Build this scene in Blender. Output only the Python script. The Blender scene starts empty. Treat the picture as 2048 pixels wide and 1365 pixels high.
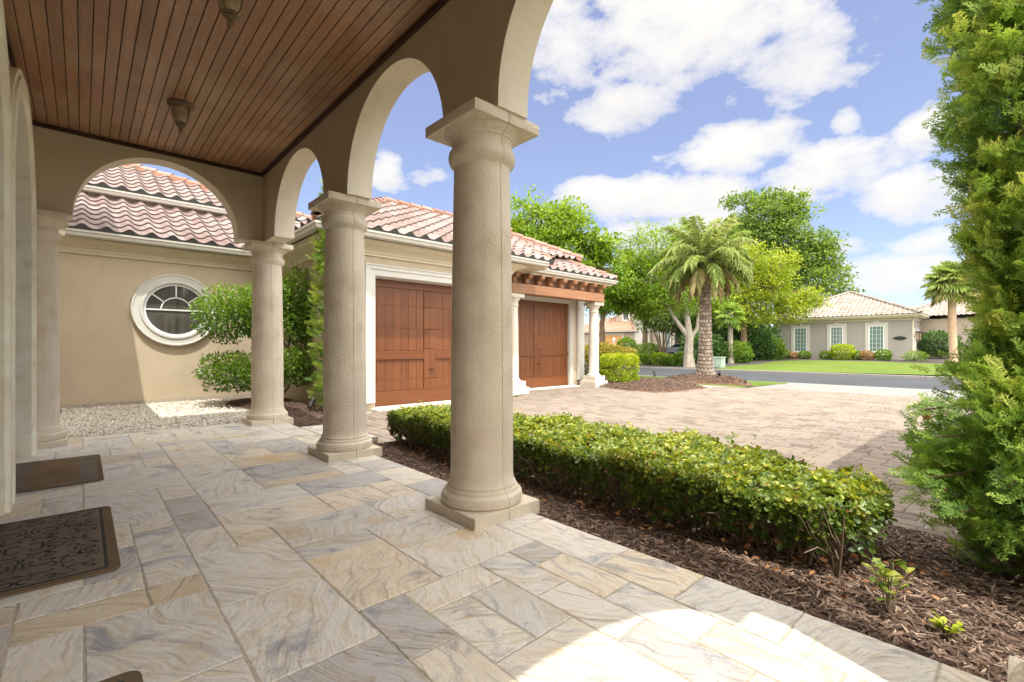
import bpy, bmesh, math, random
import numpy as np
from mathutils import Vector, Matrix

random.seed(7)
rng = np.random.default_rng(7)
scene = bpy.context.scene
COL = scene.collection
R = math.radians
PI = math.pi

# ------------------------------------------------------------------ materials
def newmat(name):
    m = bpy.data.materials.new(name)
    m.use_nodes = True
    nt = m.node_tree
    b = nt.nodes['Principled BSDF']
    return m, nt, b

def N(nt, typ, **kw):
    n = nt.nodes.new(typ)
    for k, v in kw.items():
        if k.startswith('i_'):
            n.inputs[k[2:].replace('_', ' ')].default_value = v
        elif k.startswith('n_'):
            n.inputs[int(k[2:])].default_value = v
        else:
            setattr(n, k, v)
    return n

def c4(c):
    return (c[0], c[1], c[2], 1.0)

def ramp(nt, stops, interp='LINEAR'):
    r = nt.nodes.new('ShaderNodeValToRGB')
    cr = r.color_ramp
    cr.interpolation = interp
    while len(cr.elements) > 1:
        cr.elements.remove(cr.elements[-1])
    cr.elements[0].position = stops[0][0]
    cr.elements[0].color = c4(stops[0][1])
    for p, c in stops[1:]:
        e = cr.elements.new(p)
        e.color = c4(c)
    return r

def bump(nt, b, hgt_socket, strength, dist):
    bp = N(nt, 'ShaderNodeBump')
    bp.inputs['Strength'].default_value = strength
    bp.inputs['Distance'].default_value = dist
    nt.links.new(hgt_socket, bp.inputs['Height'])
    nt.links.new(bp.outputs['Normal'], b.inputs['Normal'])
    return bp

def mottled(name, ca, cb, scale=3.0, bscale=90.0, bstr=0.4, bdist=0.004, rough=0.85, detail=6.0, lo=0.3, hi=0.7, spec=0.3, cc=None, cscale=40.0, camt=0.25):
    """two-tone noise colour with grainy bump: stucco, concrete, stone, bark..."""
    m, nt, b = newmat(name)
    tc = N(nt, 'ShaderNodeTexCoord')
    n1 = N(nt, 'ShaderNodeTexNoise'); n1.inputs['Scale'].default_value = scale; n1.inputs['Detail'].default_value = detail
    nt.links.new(tc.outputs['Object'], n1.inputs['Vector'])
    rp = ramp(nt, [(lo, ca), (hi, cb)])
    nt.links.new(n1.outputs['Fac'], rp.inputs['Fac'])
    col = rp.outputs['Color']
    n2 = N(nt, 'ShaderNodeTexNoise'); n2.inputs['Scale'].default_value = bscale; n2.inputs['Detail'].default_value = 4.0
    nt.links.new(tc.outputs['Object'], n2.inputs['Vector'])
    if cc is not None:
        n3 = N(nt, 'ShaderNodeTexNoise'); n3.inputs['Scale'].default_value = cscale; n3.inputs['Detail'].default_value = 3.0
        nt.links.new(tc.outputs['Object'], n3.inputs['Vector'])
        r3 = ramp(nt, [(0.5, (0, 0, 0)), (0.75, (camt, camt, camt))])
        nt.links.new(n3.outputs['Fac'], r3.inputs['Fac'])
        mx = N(nt, 'ShaderNodeMixRGB'); mx.inputs['Color2'].default_value = c4(cc)
        nt.links.new(r3.outputs['Color'], mx.inputs['Fac']); nt.links.new(col, mx.inputs['Color1'])
        col = mx.outputs['Color']
    nt.links.new(col, b.inputs['Base Color'])
    b.inputs['Roughness'].default_value = rough
    b.inputs['Specular IOR Level'].default_value = spec
    bump(nt, b, n2.outputs['Fac'], bstr, bdist)
    return m

def plain(name, c, rough=0.6, metal=0.0, spec=0.4):
    m, nt, b = newmat(name)
    b.inputs['Base Color'].default_value = c4(c)
    b.inputs['Roughness'].default_value = rough
    b.inputs['Metallic'].default_value = metal
    b.inputs['Specular IOR Level'].default_value = spec
    return m

def rndmat(name, stops, rough=0.7, bscale=40.0, bstr=0.3, bdist=0.003, spec=0.3, nscale=8.0, namt=0.35, dark=(0.5, 0.5, 0.5)):
    """colour from the per-piece attribute 'rnd', broken up by noise"""
    m, nt, b = newmat(name)
    at = N(nt, 'ShaderNodeAttribute', attribute_name='rnd')
    rp = ramp(nt, stops)
    nt.links.new(at.outputs['Fac'], rp.inputs['Fac'])
    tc = N(nt, 'ShaderNodeTexCoord')
    n1 = N(nt, 'ShaderNodeTexNoise'); n1.inputs['Scale'].default_value = nscale; n1.inputs['Detail'].default_value = 6.0
    nt.links.new(tc.outputs['Object'], n1.inputs['Vector'])
    r1 = ramp(nt, [(0.3, dark), (0.7, (1.15, 1.15, 1.15))])
    nt.links.new(n1.outputs['Fac'], r1.inputs['Fac'])
    mx = N(nt, 'ShaderNodeMixRGB', blend_type='MULTIPLY'); mx.inputs['Fac'].default_value = namt
    nt.links.new(rp.outputs['Color'], mx.inputs['Color1']); nt.links.new(r1.outputs['Color'], mx.inputs['Color2'])
    nt.links.new(mx.outputs['Color'], b.inputs['Base Color'])
    b.inputs['Roughness'].default_value = rough
    b.inputs['Specular IOR Level'].default_value = spec
    if bstr > 0:
        n2 = N(nt, 'ShaderNodeTexNoise'); n2.inputs['Scale'].default_value = bscale; n2.inputs['Detail'].default_value = 4.0
        nt.links.new(tc.outputs['Object'], n2.inputs['Vector'])
        bump(nt, b, n2.outputs['Fac'], bstr, bdist)
    return m

def foliage(name, stops, trans=0.3, rough=0.5, spec=0.3):
    m, nt, b = newmat(name)
    at = N(nt, 'ShaderNodeAttribute', attribute_name='rnd')
    rp = ramp(nt, stops)
    nt.links.new(at.outputs['Fac'], rp.inputs['Fac'])
    nt.links.new(rp.outputs['Color'], b.inputs['Base Color'])
    b.inputs['Roughness'].default_value = rough
    b.inputs['Specular IOR Level'].default_value = spec
    tr = N(nt, 'ShaderNodeBsdfTranslucent')
    hs = N(nt, 'ShaderNodeHueSaturation'); hs.inputs['Value'].default_value = 1.5; hs.inputs['Saturation'].default_value = 1.1; hs.inputs['Hue'].default_value = 0.49
    nt.links.new(rp.outputs['Color'], hs.inputs['Color']); nt.links.new(hs.outputs['Color'], tr.inputs['Color'])
    ms = N(nt, 'ShaderNodeMixShader'); ms.inputs['Fac'].default_value = trans
    out = nt.nodes['Material Output']
    nt.links.new(b.outputs['BSDF'], ms.inputs[1]); nt.links.new(tr.outputs['BSDF'], ms.inputs[2])
    nt.links.new(ms.outputs['Shader'], out.inputs['Surface'])
    return m

M = {}
M['stucco'] = mottled('tan_stucco', (0.504, 0.419, 0.299), (0.572, 0.477, 0.347), 1.2, 140, 0.35, 0.004, cc=(0.435, 0.354, 0.250), cscale=2.0, camt=0.3)
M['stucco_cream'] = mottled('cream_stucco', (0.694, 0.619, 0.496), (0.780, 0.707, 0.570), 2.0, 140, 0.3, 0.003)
M['cast_stone'] = mottled('cast_stone', (0.635, 0.549, 0.428), (0.760, 0.676, 0.548), 2.2, 75, 0.9, 0.012, cc=(0.476, 0.358, 0.226), cscale=3.5, camt=0.45)
def weather(m, streak=(0.33, 0.27, 0.19), amt=.35, sx=9.0):
    nt = m.node_tree; b = nt.nodes['Principled BSDF']
    src = b.inputs['Base Color'].links[0].from_socket
    tc = N(nt, 'ShaderNodeTexCoord'); mp = N(nt, 'ShaderNodeMapping'); mp.inputs['Scale'].default_value = (sx, sx, .55)
    nt.links.new(tc.outputs['Object'], mp.inputs['Vector'])
    n = N(nt, 'ShaderNodeTexNoise'); n.inputs['Scale'].default_value = 1.0; n.inputs['Detail'].default_value = 7.0; n.inputs['Roughness'].default_value = .65
    nt.links.new(mp.outputs['Vector'], n.inputs['Vector'])
    r = ramp(nt, [(.50, (0, 0, 0)), (.72, (amt, amt, amt))]); nt.links.new(n.outputs['Fac'], r.inputs['Fac'])
    x = N(nt, 'ShaderNodeMixRGB'); x.inputs['Color2'].default_value = c4(streak)
    nt.links.new(r.outputs['Color'], x.inputs['Fac']); nt.links.new(src, x.inputs['Color1']); nt.links.new(x.outputs['Color'], b.inputs['Base Color'])
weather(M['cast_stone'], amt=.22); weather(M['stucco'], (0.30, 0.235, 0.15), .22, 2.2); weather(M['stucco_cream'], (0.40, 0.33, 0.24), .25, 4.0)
M['cast_stone_pale'] = mottled('pale_cast_stone', (0.60, 0.55, 0.46), (0.68, 0.63, 0.54), 3.0, 60, 0.3, 0.004)
M['trim'] = mottled('painted_trim', (0.62, 0.55, 0.40), (0.66, 0.59, 0.44), 4.0, 60, 0.08, 0.002, rough=0.6)
M['trim_white'] = mottled('white_trim', (0.572, 0.556, 0.499), (0.621, 0.605, 0.556), 4.0, 70, 0.1, 0.002, rough=0.6)
M['gutter'] = plain('gutter_enamel', (0.568, 0.542, 0.473), 0.4)
M['surround'] = mottled('door_surround_stone', (0.776, 0.706, 0.565), (0.850, 0.850, 0.719), 3.5, 70, 0.35, 0.004, cc=(0.565, 0.480, 0.339), cscale=5, camt=0.5)
M['dark_glass'] = plain('dark_glass', (0.02, 0.026, 0.024), 0.06, 0.0, 0.6)
M['curtain'] = plain('curtain', (0.30, 0.27, 0.22), 0.9)
M['black_iron'] = plain('black_iron', (0.02, 0.02, 0.02), 0.5, 0.3)
M['dark_trim'] = mottled('dark_ceiling_trim', (0.035, 0.018, 0.012), (0.06, 0.03, 0.018), 6, 60, 0.15, 0.002, rough=0.5)
M['birdstop'] = plain('bird_stop_mortar', (0.07, 0.072, 0.068), 0.9)
M['tile'] = rndmat('clay_tile', [(0, (0.187, 0.128, 0.110)), (0.35, (0.216, 0.161, 0.144)), (0.7, (0.234, 0.188, 0.172)), (1, (0.257, 0.218, 0.201))], 0.8, 50, 0.2, 0.003, nscale=5, namt=0.35)
M['tile_red'] = rndmat('clay_ridge_tile', [(0, (0.246, 0.127, 0.090)), (1, (0.324, 0.222, 0.180))], 0.8, 50, 0.2, 0.003)
M['mortar'] = mottled('ridge_mortar', (0.292, 0.129, 0.079), (0.373, 0.198, 0.124), 12, 80, 0.5, 0.006)
M['tile_far'] = rndmat('pale_roof_tile', [(0, (0.247, 0.201, 0.163)), (0.5, (0.295, 0.252, 0.211)), (1, (0.333, 0.295, 0.260))], 0.8, 50, 0.1, 0.003)
M['tile_orange'] = rndmat('orange_roof_tile', [(0, (0.316, 0.171, 0.114)), (1, (0.392, 0.241, 0.171))], 0.8, 50, 0.1, 0.003)
M['grout'] = mottled('grout', (0.345, 0.299, 0.230), (0.529, 0.471, 0.391), 20, 160, 0.6, 0.004)
M['paver'] = rndmat('concrete_paver', [(0, (0.170, 0.136, 0.108)), (0.3, (0.225, 0.180, 0.140)), (0.6, (0.254, 0.206, 0.164)), (0.85, (0.218, 0.185, 0.157)), (1, (0.256, 0.204, 0.150))], 0.9, 120, 0.5, 0.004, nscale=1.3, namt=0.35, dark=(0.506, 0.487, 0.463))
M['paver_joint'] = mottled('paver_joint_sand', (0.221, 0.196, 0.170), (0.374, 0.332, 0.281), 15, 200, 0.4, 0.003)
M['concrete'] = mottled('concrete', (0.206, 0.192, 0.174), (0.239, 0.224, 0.203), 1.5, 60, 0.2, 0.003)
M['asphalt'] = mottled('asphalt', (0.043, 0.045, 0.052), (0.058, 0.060, 0.067), 0.5, 120, 0.3, 0.004, cc=(0.083, 0.083, 0.086), cscale=60, camt=0.4)
M['mulch_soil'] = mottled('mulch_soil', (0.066, 0.040, 0.026), (0.132, 0.079, 0.054), 14, 90, 0.9, 0.02, cc=(0.192, 0.120, 0.084), cscale=45, camt=0.7)
M['mulch_red'] = mottled('mulch_red', (0.085, 0.045, 0.027), (0.165, 0.092, 0.057), 9, 45, 1.0, 0.03, cc=(0.24, 0.14, 0.09), cscale=22, camt=0.8)
M['mulch_dark'] = mottled('mulch_dark', (0.045, 0.036, 0.034), (0.085, 0.066, 0.06), 5, 30, 0.8, 0.03, cc=(0.14, 0.11, 0.10), cscale=12, camt=0.6)
M['chip'] = rndmat('bark_chip', [(0, (0.060, 0.037, 0.027)), (0.45, (0.140, 0.088, 0.063)), (0.8, (0.239, 0.164, 0.118)), (1, (0.384, 0.285, 0.211))], 0.85, 120, 0.3, 0.002, nscale=30, namt=0.4)
M['gravel_base'] = mottled('gravel_base', (0.20, 0.16, 0.12), (0.40, 0.35, 0.29), 18, 90, 0.8, 0.01)
M['marble_chip'] = rndmat('marble_chip', [(0, (0.314, 0.231, 0.147)), (0.18, (0.479, 0.416, 0.326)), (0.4, (0.609, 0.558, 0.473)), (1, (0.719, 0.673, 0.586))], 0.7, 90, 0.2, 0.002)
M['lawn'] = mottled('lawn_grass', (0.085, 0.130, 0.009), (0.114, 0.164, 0.014), 0.5, 45, 0.9, 0.03, cc=(0.060, 0.095, 0.008), cscale=7, camt=0.5)
M['earth'] = mottled('earth_cover', (0.10, 0.13, 0.04), (0.14, 0.16, 0.06), 0.2, 10, 0.5, 0.05)
M['bark_grey'] = mottled('grey_bark', (0.26, 0.22, 0.17), (0.40, 0.35, 0.28), 5, 25, 0.8, 0.02)
M['bark_brown'] = mottled('brown_bark', (0.13, 0.085, 0.05), (0.22, 0.15, 0.09), 6, 30, 0.8, 0.02)
M['stem'] = mottled('twig_bark', (0.12, 0.085, 0.055), (0.25, 0.19, 0.13), 10, 60, 0.5, 0.004)
M['palm_bark'] = rndmat('palm_bark', [(0, (0.13, 0.085, 0.06)), (0.5, (0.27, 0.205, 0.155)), (1, (0.44, 0.38, 0.31))], 0.9, 40, 0.6, 0.01)
M['palm_bark_tan'] = mottled('smooth_palm_bark', (0.36, 0.24, 0.15), (0.48, 0.34, 0.23), 5, 30, 0.6, 0.01)
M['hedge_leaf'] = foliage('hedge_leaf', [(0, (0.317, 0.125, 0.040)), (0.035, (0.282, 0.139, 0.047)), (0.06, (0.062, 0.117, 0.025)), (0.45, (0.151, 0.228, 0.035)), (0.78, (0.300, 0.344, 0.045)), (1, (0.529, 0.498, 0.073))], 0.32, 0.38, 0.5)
M['dead_leaf'] = foliage('dead_leaf', [(0, (0.200, 0.087, 0.036)), (0.6, (0.415, 0.189, 0.072)), (1, (0.584, 0.319, 0.145))], 0.2, 0.7)
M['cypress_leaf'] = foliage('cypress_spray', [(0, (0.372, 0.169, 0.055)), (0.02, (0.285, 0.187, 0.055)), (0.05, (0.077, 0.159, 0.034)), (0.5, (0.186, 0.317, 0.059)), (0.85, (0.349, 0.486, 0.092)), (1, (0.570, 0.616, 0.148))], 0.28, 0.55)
M['shrub_leaf'] = foliage('shrub_leaf', [(0, (0.052, 0.120, 0.016)), (0.5, (0.128, 0.240, 0.026)), (1, (0.278, 0.392, 0.049))], 0.35, 0.4, 0.5)
M['juniper_leaf'] = foliage('juniper_leaf', [(0, (0.048, 0.113, 0.017)), (0.5, (0.156, 0.261, 0.034)), (1, (0.348, 0.430, 0.068))], 0.3, 0.5)
M['lime_leaf'] = foliage('lime_leaf', [(0, (0.120, 0.192, 0.011)), (0.5, (0.288, 0.373, 0.020)), (1, (0.456, 0.520, 0.040))], 0.3, 0.5)
M['gold_leaf'] = foliage('gold_tipped_leaf', [(0, (0.084, 0.125, 0.017)), (0.5, (0.216, 0.237, 0.034)), (0.85, (0.384, 0.306, 0.056)), (1, (0.480, 0.249, 0.080))], 0.3, 0.5)
M['bronze_leaf'] = foliage('bronze_leaf', [(0, (0.154, 0.102, 0.043)), (0.5, (0.338, 0.217, 0.087)), (1, (0.523, 0.319, 0.145))], 0.3, 0.5)
M['dark_leaf'] = foliage('dark_leaf', [(0, (0.024, 0.056, 0.015)), (0.6, (0.059, 0.125, 0.025)), (1, (0.119, 0.212, 0.037))], 0.25, 0.5)
M['box_leaf'] = foliage('boxwood_leaf', [(0, (0.060, 0.125, 0.013)), (0.6, (0.132, 0.226, 0.023)), (1, (0.228, 0.328, 0.034))], 0.3, 0.5)
M['bright_tree_leaf'] = foliage('bright_tree_leaf', [(0, (0.068, 0.134, 0.011)), (0.5, (0.159, 0.259, 0.019)), (1, (0.296, 0.383, 0.038))], 0.4, 0.5)
M['lace_leaf'] = foliage('feathery_leaf', [(0, (0.114, 0.162, 0.011)), (0.5, (0.227, 0.297, 0.019)), (1, (0.375, 0.411, 0.048))], 0.4, 0.5)
M['oak_leaf'] = foliage('oak_leaf', [(0, (0.056, 0.101, 0.019)), (0.5, (0.121, 0.198, 0.030)), (1, (0.227, 0.311, 0.048))], 0.35, 0.5)
M['myrtle_leaf'] = foliage('myrtle_leaf', [(0, (0.040, 0.081, 0.019)), (0.6, (0.102, 0.153, 0.024)), (0.92, (0.193, 0.211, 0.038)), (0.96, (0.318, 0.077, 0.028)), (1, (0.341, 0.096, 0.038))], 0.3, 0.5)
M['palm_leaf'] = foliage('palm_leaflet', [(0, (0.500, 0.400, 0.196)), (0.12, (0.394, 0.361, 0.140)), (0.25, (0.198, 0.267, 0.063)), (0.7, (0.329, 0.414, 0.112)), (1, (0.553, 0.587, 0.266))], 0.3, 0.45)
M['palm_leaf_green'] = foliage('palm_fan_leaflet', [(0, (0.154, 0.246, 0.043)), (0.6, (0.307, 0.435, 0.087)), (1, (0.492, 0.580, 0.174))], 0.3, 0.45)
M['grey_stucco'] = mottled('grey_stucco', (0.287, 0.267, 0.234), (0.312, 0.291, 0.254), 0.6, 60, 0.15, 0.004)
M['grey_trim'] = mottled('pale_window_trim', (0.459, 0.435, 0.385), (0.492, 0.467, 0.418), 1, 60, 0.1, 0.003)
M['beige_far'] = mottled('beige_far_stucco', (0.353, 0.289, 0.218), (0.388, 0.324, 0.254), 0.6, 60, 0.15, 0.004)
M['cream_far'] = mottled('cream_far_stucco', (0.480, 0.445, 0.381), (0.515, 0.480, 0.416), 0.6, 60, 0.15, 0.004)
M['white_vinyl'] = plain('white_vinyl', (0.75, 0.75, 0.74), 0.4)
M['green_pane'] = plain('green_window_pane', (0.13, 0.20, 0.17), 0.12, 0.0, 0.5)
M['green_metal'] = mottled('green_metal', (0.28, 0.36, 0.29), (0.33, 0.41, 0.34), 3, 50, 0.1, 0.002, rough=0.5)
M['orange_wood'] = mottled('orange_wood', (0.50, 0.27, 0.10), (0.58, 0.33, 0.13), 2, 30, 0.2, 0.004)
M['brown_door'] = mottled('brown_entry_door', (0.05, 0.03, 0.022), (0.08, 0.05, 0.035), 3, 40, 0.2, 0.004)
M['car_paint'] = plain('silver_blue_paint', (0.42, 0.47, 0.55), 0.25, 0.5, 0.6)
M['car_glass'] = plain('car_glass', (0.02, 0.025, 0.035), 0.06)
M['rubber'] = plain('tyre_rubber', (0.02, 0.02, 0.02), 0.8)
M['tail_red'] = plain('tail_lamp_red', (0.35, 0.03, 0.02), 0.3)
M['bronze_metal'] = mottled('aged_bronze', (0.11, 0.075, 0.045), (0.27, 0.19, 0.115), 12, 60, 0.3, 0.002, rough=0.45)
M['lamp_glass'] = mottled('amber_lamp_glass', (0.30, 0.22, 0.14), (0.44, 0.34, 0.22), 14, 25, 0.25, 0.003, rough=0.15, spec=0.6)
M['fixture'] = plain('landscape_light_bronze', (0.035, 0.03, 0.026), 0.5, 0.4)
M['plastic_white'] = plain('white_plastic', (0.78, 0.78, 0.76), 0.4)

def wood(name, stops, axis, rough=0.45, sc=1.0, noise_amt=0.6, pale=(0.3, 0.2, 0.13), spec=0.35, palefac=0.5):
    """stained boards: per-board tone from 'rnd', grain stretched along axis (0,1,2)"""
    m, nt, b = newmat(name)
    at = N(nt, 'ShaderNodeAttribute', attribute_name='rnd')
    rp = ramp(nt, stops); nt.links.new(at.outputs['Fac'], rp.inputs['Fac'])
    tc = N(nt, 'ShaderNodeTexCoord')
    mp = N(nt, 'ShaderNodeMapping')
    s = [38 * sc] * 3; s[axis] = 1.6 * sc
    mp.inputs['Scale'].default_value = s
    nt.links.new(tc.outputs['Object'], mp.inputs['Vector'])
    ad = N(nt, 'ShaderNodeVectorMath', operation='ADD')
    cx = N(nt, 'ShaderNodeCombineXYZ')
    ml = N(nt, 'ShaderNodeMath', operation='MULTIPLY'); ml.inputs[1].default_value = 37.0
    nt.links.new(at.outputs['Fac'], ml.inputs[0]); 
    for i in range(3): nt.links.new(ml.outputs[0], cx.inputs[i])
    nt.links.new(mp.outputs['Vector'], ad.inputs[0]); nt.links.new(cx.outputs[0], ad.inputs[1])
    n1 = N(nt, 'ShaderNodeTexNoise'); n1.inputs['Scale'].default_value = 1.0; n1.inputs['Detail'].default_value = 6.0; n1.inputs['Distortion'].default_value = 0.6
    nt.links.new(ad.outputs[0], n1.inputs['Vector'])
    r1 = ramp(nt, [(0.3, (0.55, 0.5, 0.46)), (0.65, (1.1, 1.1, 1.1))]); nt.links.new(n1.outputs['Fac'], r1.inputs['Fac'])
    mx = N(nt, 'ShaderNodeMixRGB', blend_type='MULTIPLY'); mx.inputs['Fac'].default_value = noise_amt
    nt.links.new(rp.outputs['Color'], mx.inputs['Color1']); nt.links.new(r1.outputs['Color'], mx.inputs['Color2'])
    n2 = N(nt, 'ShaderNodeTexNoise'); n2.inputs['Scale'].default_value = 1.1; n2.inputs['Detail'].default_value = 9.0; n2.inputs['Roughness'].default_value = 0.65
    nt.links.new(tc.outputs['Object'], n2.inputs['Vector'])
    r2 = ramp(nt, [(0.47, (0, 0, 0)), (0.68, (palefac,) * 3)]); nt.links.new(n2.outputs['Fac'], r2.inputs['Fac'])
    m2 = N(nt, 'ShaderNodeMixRGB'); m2.inputs['Color2'].default_value = c4(pale)
    nt.links.new(r2.outputs['Color'], m2.inputs['Fac']); nt.links.new(mx.outputs['Color'], m2.inputs['Color1'])
    nt.links.new(m2.outputs['Color'], b.inputs['Base Color'])
    b.inputs['Roughness'].default_value = rough
    b.inputs['Specular IOR Level'].default_value = spec
    bump(nt, b, n1.outputs['Fac'], 0.15, 0.002)
    return m

M['ceiling_wood'] = wood('stained_ceiling_boards', [(0, (0.275, 0.139, 0.074)), (0.5, (0.326, 0.169, 0.094)), (1, (0.376, 0.193, 0.106))], 1, 0.38, 1.0, 0.5, (0.436, 0.296, 0.187), 0.4, 0.6)
M['door_wood'] = wood('stained_garage_boards', [(0, (0.147, 0.047, 0.013)), (0.5, (0.177, 0.058, 0.017)), (1, (0.207, 0.071, 0.021))], 2, 0.42, 0.8, 0.65, (0.197, 0.080, 0.028), 0.35, 0.3)
M['rail_wood'] = wood('stained_garage_rails', [(0, (0.161, 0.052, 0.015)), (1, (0.186, 0.062, 0.019))], 0, 0.4, 0.8, 0.4, (0.197, 0.080, 0.028), 0.35, 0.3)
M['beam_wood'] = wood('stained_beam', [(0, (0.301, 0.147, 0.074)), (1, (0.354, 0.181, 0.095))], 0, 0.5, 0.6, 0.5, (0.407, 0.257, 0.160), 0.3, 0.4)
M['pane'] = wood('window_pane', [(0, (0.07, 0.068, 0.06)), (1, (0.09, 0.085, 0.075))], 2, 0.05, .22, .8, (0.16, 0.15, 0.13), .5, .6)
M['frieze_wood'] = wood('dark_frieze', [(0, (0.10, 0.045, 0.025)), (1, (0.13, 0.06, 0.03))], 0, 0.6, 0.6)

def travertine():
    m, nt, b = newmat('travertine')
    at = N(nt, 'ShaderNodeAttribute', attribute_name='slab')   # per-slab random vector
    tc = N(nt, 'ShaderNodeTexCoord')
    sep = N(nt, 'ShaderNodeSeparateColor'); nt.links.new(at.outputs['Color'], sep.inputs['Color'])
    # rotate each slab's pattern
    vr = N(nt, 'ShaderNodeVectorRotate', rotation_type='Z_AXIS')
    ma = N(nt, 'ShaderNodeMath', operation='MULTIPLY'); ma.inputs[1].default_value = 2.2
    nt.links.new(sep.outputs[0], ma.inputs[0]); nt.links.new(ma.outputs[0], vr.inputs['Angle'])
    nt.links.new(tc.outputs['Object'], vr.inputs['Vector'])
    sc = N(nt, 'ShaderNodeVectorMath', operation='SCALE'); sc.inputs['Scale'].default_value = 31.0
    nt.links.new(at.outputs['Color'], sc.inputs[0])
    ad = N(nt, 'ShaderNodeVectorMath', operation='ADD')
    nt.links.new(vr.outputs['Vector'], ad.inputs[0]); nt.links.new(sc.outputs[0], ad.inputs[1])
    P = ad.outputs[0]
    # domain warp
    nw = N(nt, 'ShaderNodeTexNoise'); nw.inputs['Scale'].default_value = 1.7; nw.inputs['Detail'].default_value = 3.0
    nt.links.new(P, nw.inputs['Vector'])
    s2 = N(nt, 'ShaderNodeVectorMath', operation='SCALE'); s2.inputs['Scale'].default_value = 0.42
    nt.links.new(nw.outputs['Color'], s2.inputs[0])
    a2 = N(nt, 'ShaderNodeVectorMath', operation='ADD'); nt.links.new(P, a2.inputs[0]); nt.links.new(s2.outputs[0], a2.inputs[1])
    st = N(nt, 'ShaderNodeMapping'); st.inputs['Scale'].default_value = (0.8, 11.0, 3.0)
    nt.links.new(a2.outputs[0], st.inputs['Vector'])
    bands = N(nt, 'ShaderNodeTexNoise'); bands.inputs['Scale'].default_value = 1.0; bands.inputs['Detail'].default_value = 5.0; bands.inputs['Roughness'].default_value = 0.55; bands.inputs['Distortion'].default_value = 0.35
    nt.links.new(st.outputs['Vector'], bands.inputs['Vector'])
    rp = ramp(nt, [(0.28, (0.34, 0.34, 0.36)), (0.35, (0.54, 0.53, 0.525)), (0.41, (0.71, 0.68, 0.63)), (0.455, (0.56, 0.465, 0.335)), (0.49, (0.73, 0.70, 0.65)), (0.53, (0.60, 0.575, 0.54)), (0.565, (0.73, 0.70, 0.65)), (0.60, (0.58, 0.48, 0.345)), (0.64, (0.71, 0.685, 0.64)), (0.72, (0.46, 0.45, 0.455))])
    nt.links.new(bands.outputs['Fac'], rp.inputs['Fac'])
    cl = N(nt, 'ShaderNodeTexNoise'); cl.inputs['Scale'].default_value = 4.5; cl.inputs['Detail'].default_value = 8.0; cl.inputs['Roughness'].default_value = 0.68
    nt.links.new(a2.outputs[0], cl.inputs['Vector'])
    clr = ramp(nt, [(0.3, (0.55, 0.535, 0.515)), (0.45, (0.66, 0.63, 0.58)), (0.58, (0.69, 0.665, 0.63)), (0.7, (0.60, 0.53, 0.43))]); nt.links.new(cl.outputs['Fac'], clr.inputs['Fac'])
    bl = ramp(nt, [(0.15, (0.2, 0.2, 0.2)), (0.8, (0.62, 0.62, 0.62))]); nt.links.new(sep.outputs[2], bl.inputs['Fac'])
    mb = N(nt, 'ShaderNodeMixRGB'); nt.links.new(bl.outputs['Color'], mb.inputs['Fac']); nt.links.new(rp.outputs['Color'], mb.inputs['Color1']); nt.links.new(clr.outputs['Color'], mb.inputs['Color2'])
    rp = mb
    # fine streak lines
    st2 = N(nt, 'ShaderNodeMapping'); st2.inputs['Scale'].default_value = (2.2, 40.0, 8.0)
    nt.links.new(a2.outputs[0], st2.inputs['Vector'])
    fine = N(nt, 'ShaderNodeTexNoise'); fine.inputs['Scale'].default_value = 1.0; fine.inputs['Detail'].default_value = 6.0; fine.inputs['Roughness'].default_value = 0.65
    nt.links.new(st2.outputs['Vector'], fine.inputs['Vector'])
    rf = ramp(nt, [(0.33, (0.60, 0.56, 0.52)), (0.46, (1, 1, 1)), (0.72, (1.05, 1.04, 1.02))]); nt.links.new(fine.outputs['Fac'], rf.inputs['Fac'])
    mx = N(nt, 'ShaderNodeMixRGB', blend_type='MULTIPLY'); mx.inputs['Fac'].default_value = 0.9
    nt.links.new(rp.outputs['Color'], mx.inputs['Color1']); nt.links.new(rf.outputs['Color'], mx.inputs['Color2'])
    # slate-blue and ochre cloudy patches on some slabs
    pn = N(nt, 'ShaderNodeTexNoise'); pn.inputs['Scale'].default_value = 2.3; pn.inputs['Detail'].default_value = 7.0; pn.inputs['Roughness'].default_value = 0.70; pn.inputs['Distortion'].default_value = 0.5
    nt.links.new(a2.outputs[0], pn.inputs['Vector'])
    pr = ramp(nt, [(0.545, (0, 0, 0)), (0.65, (0.72, 0.72, 0.72))]); nt.links.new(pn.outputs['Fac'], pr.inputs['Fac'])
    m2 = N(nt, 'ShaderNodeMixRGB'); m2.inputs['Color2'].default_value = (0.225, 0.235, 0.285, 1)
    nt.links.new(pr.outputs['Color'], m2.inputs['Fac']); nt.links.new(mx.outputs['Color'], m2.inputs['Color1'])
    pr2 = ramp(nt, [(0.32, (0.75, 0.75, 0.75)), (0.45, (0, 0, 0))]); nt.links.new(pn.outputs['Fac'], pr2.inputs['Fac'])
    m3 = N(nt, 'ShaderNodeMixRGB'); m3.inputs['Color2'].default_value = (0.58, 0.43, 0.24, 1)
    nt.links.new(pr2.outputs['Color'], m3.inputs['Fac']); nt.links.new(m2.outputs['Color'], m3.inputs['Color1'])
    # whole-slab tone
    rt = ramp(nt, [(0, (0.70, 0.70, 0.73)), (0.2, (0.98, 0.97, 0.95)), (0.55, (1.05, 1.02, 0.97)), (0.8, (1.04, 0.95, 0.80)), (1, (0.90, 0.79, 0.63))]); nt.links.new(sep.outputs[1], rt.inputs['Fac'])
    m4 = N(nt, 'ShaderNodeMixRGB', blend_type='MULTIPLY'); m4.inputs['Fac'].default_value = 1.0
    nt.links.new(m3.outputs['Color'], m4.inputs['Color1']); nt.links.new(rt.outputs['Color'], m4.inputs['Color2'])
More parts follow.
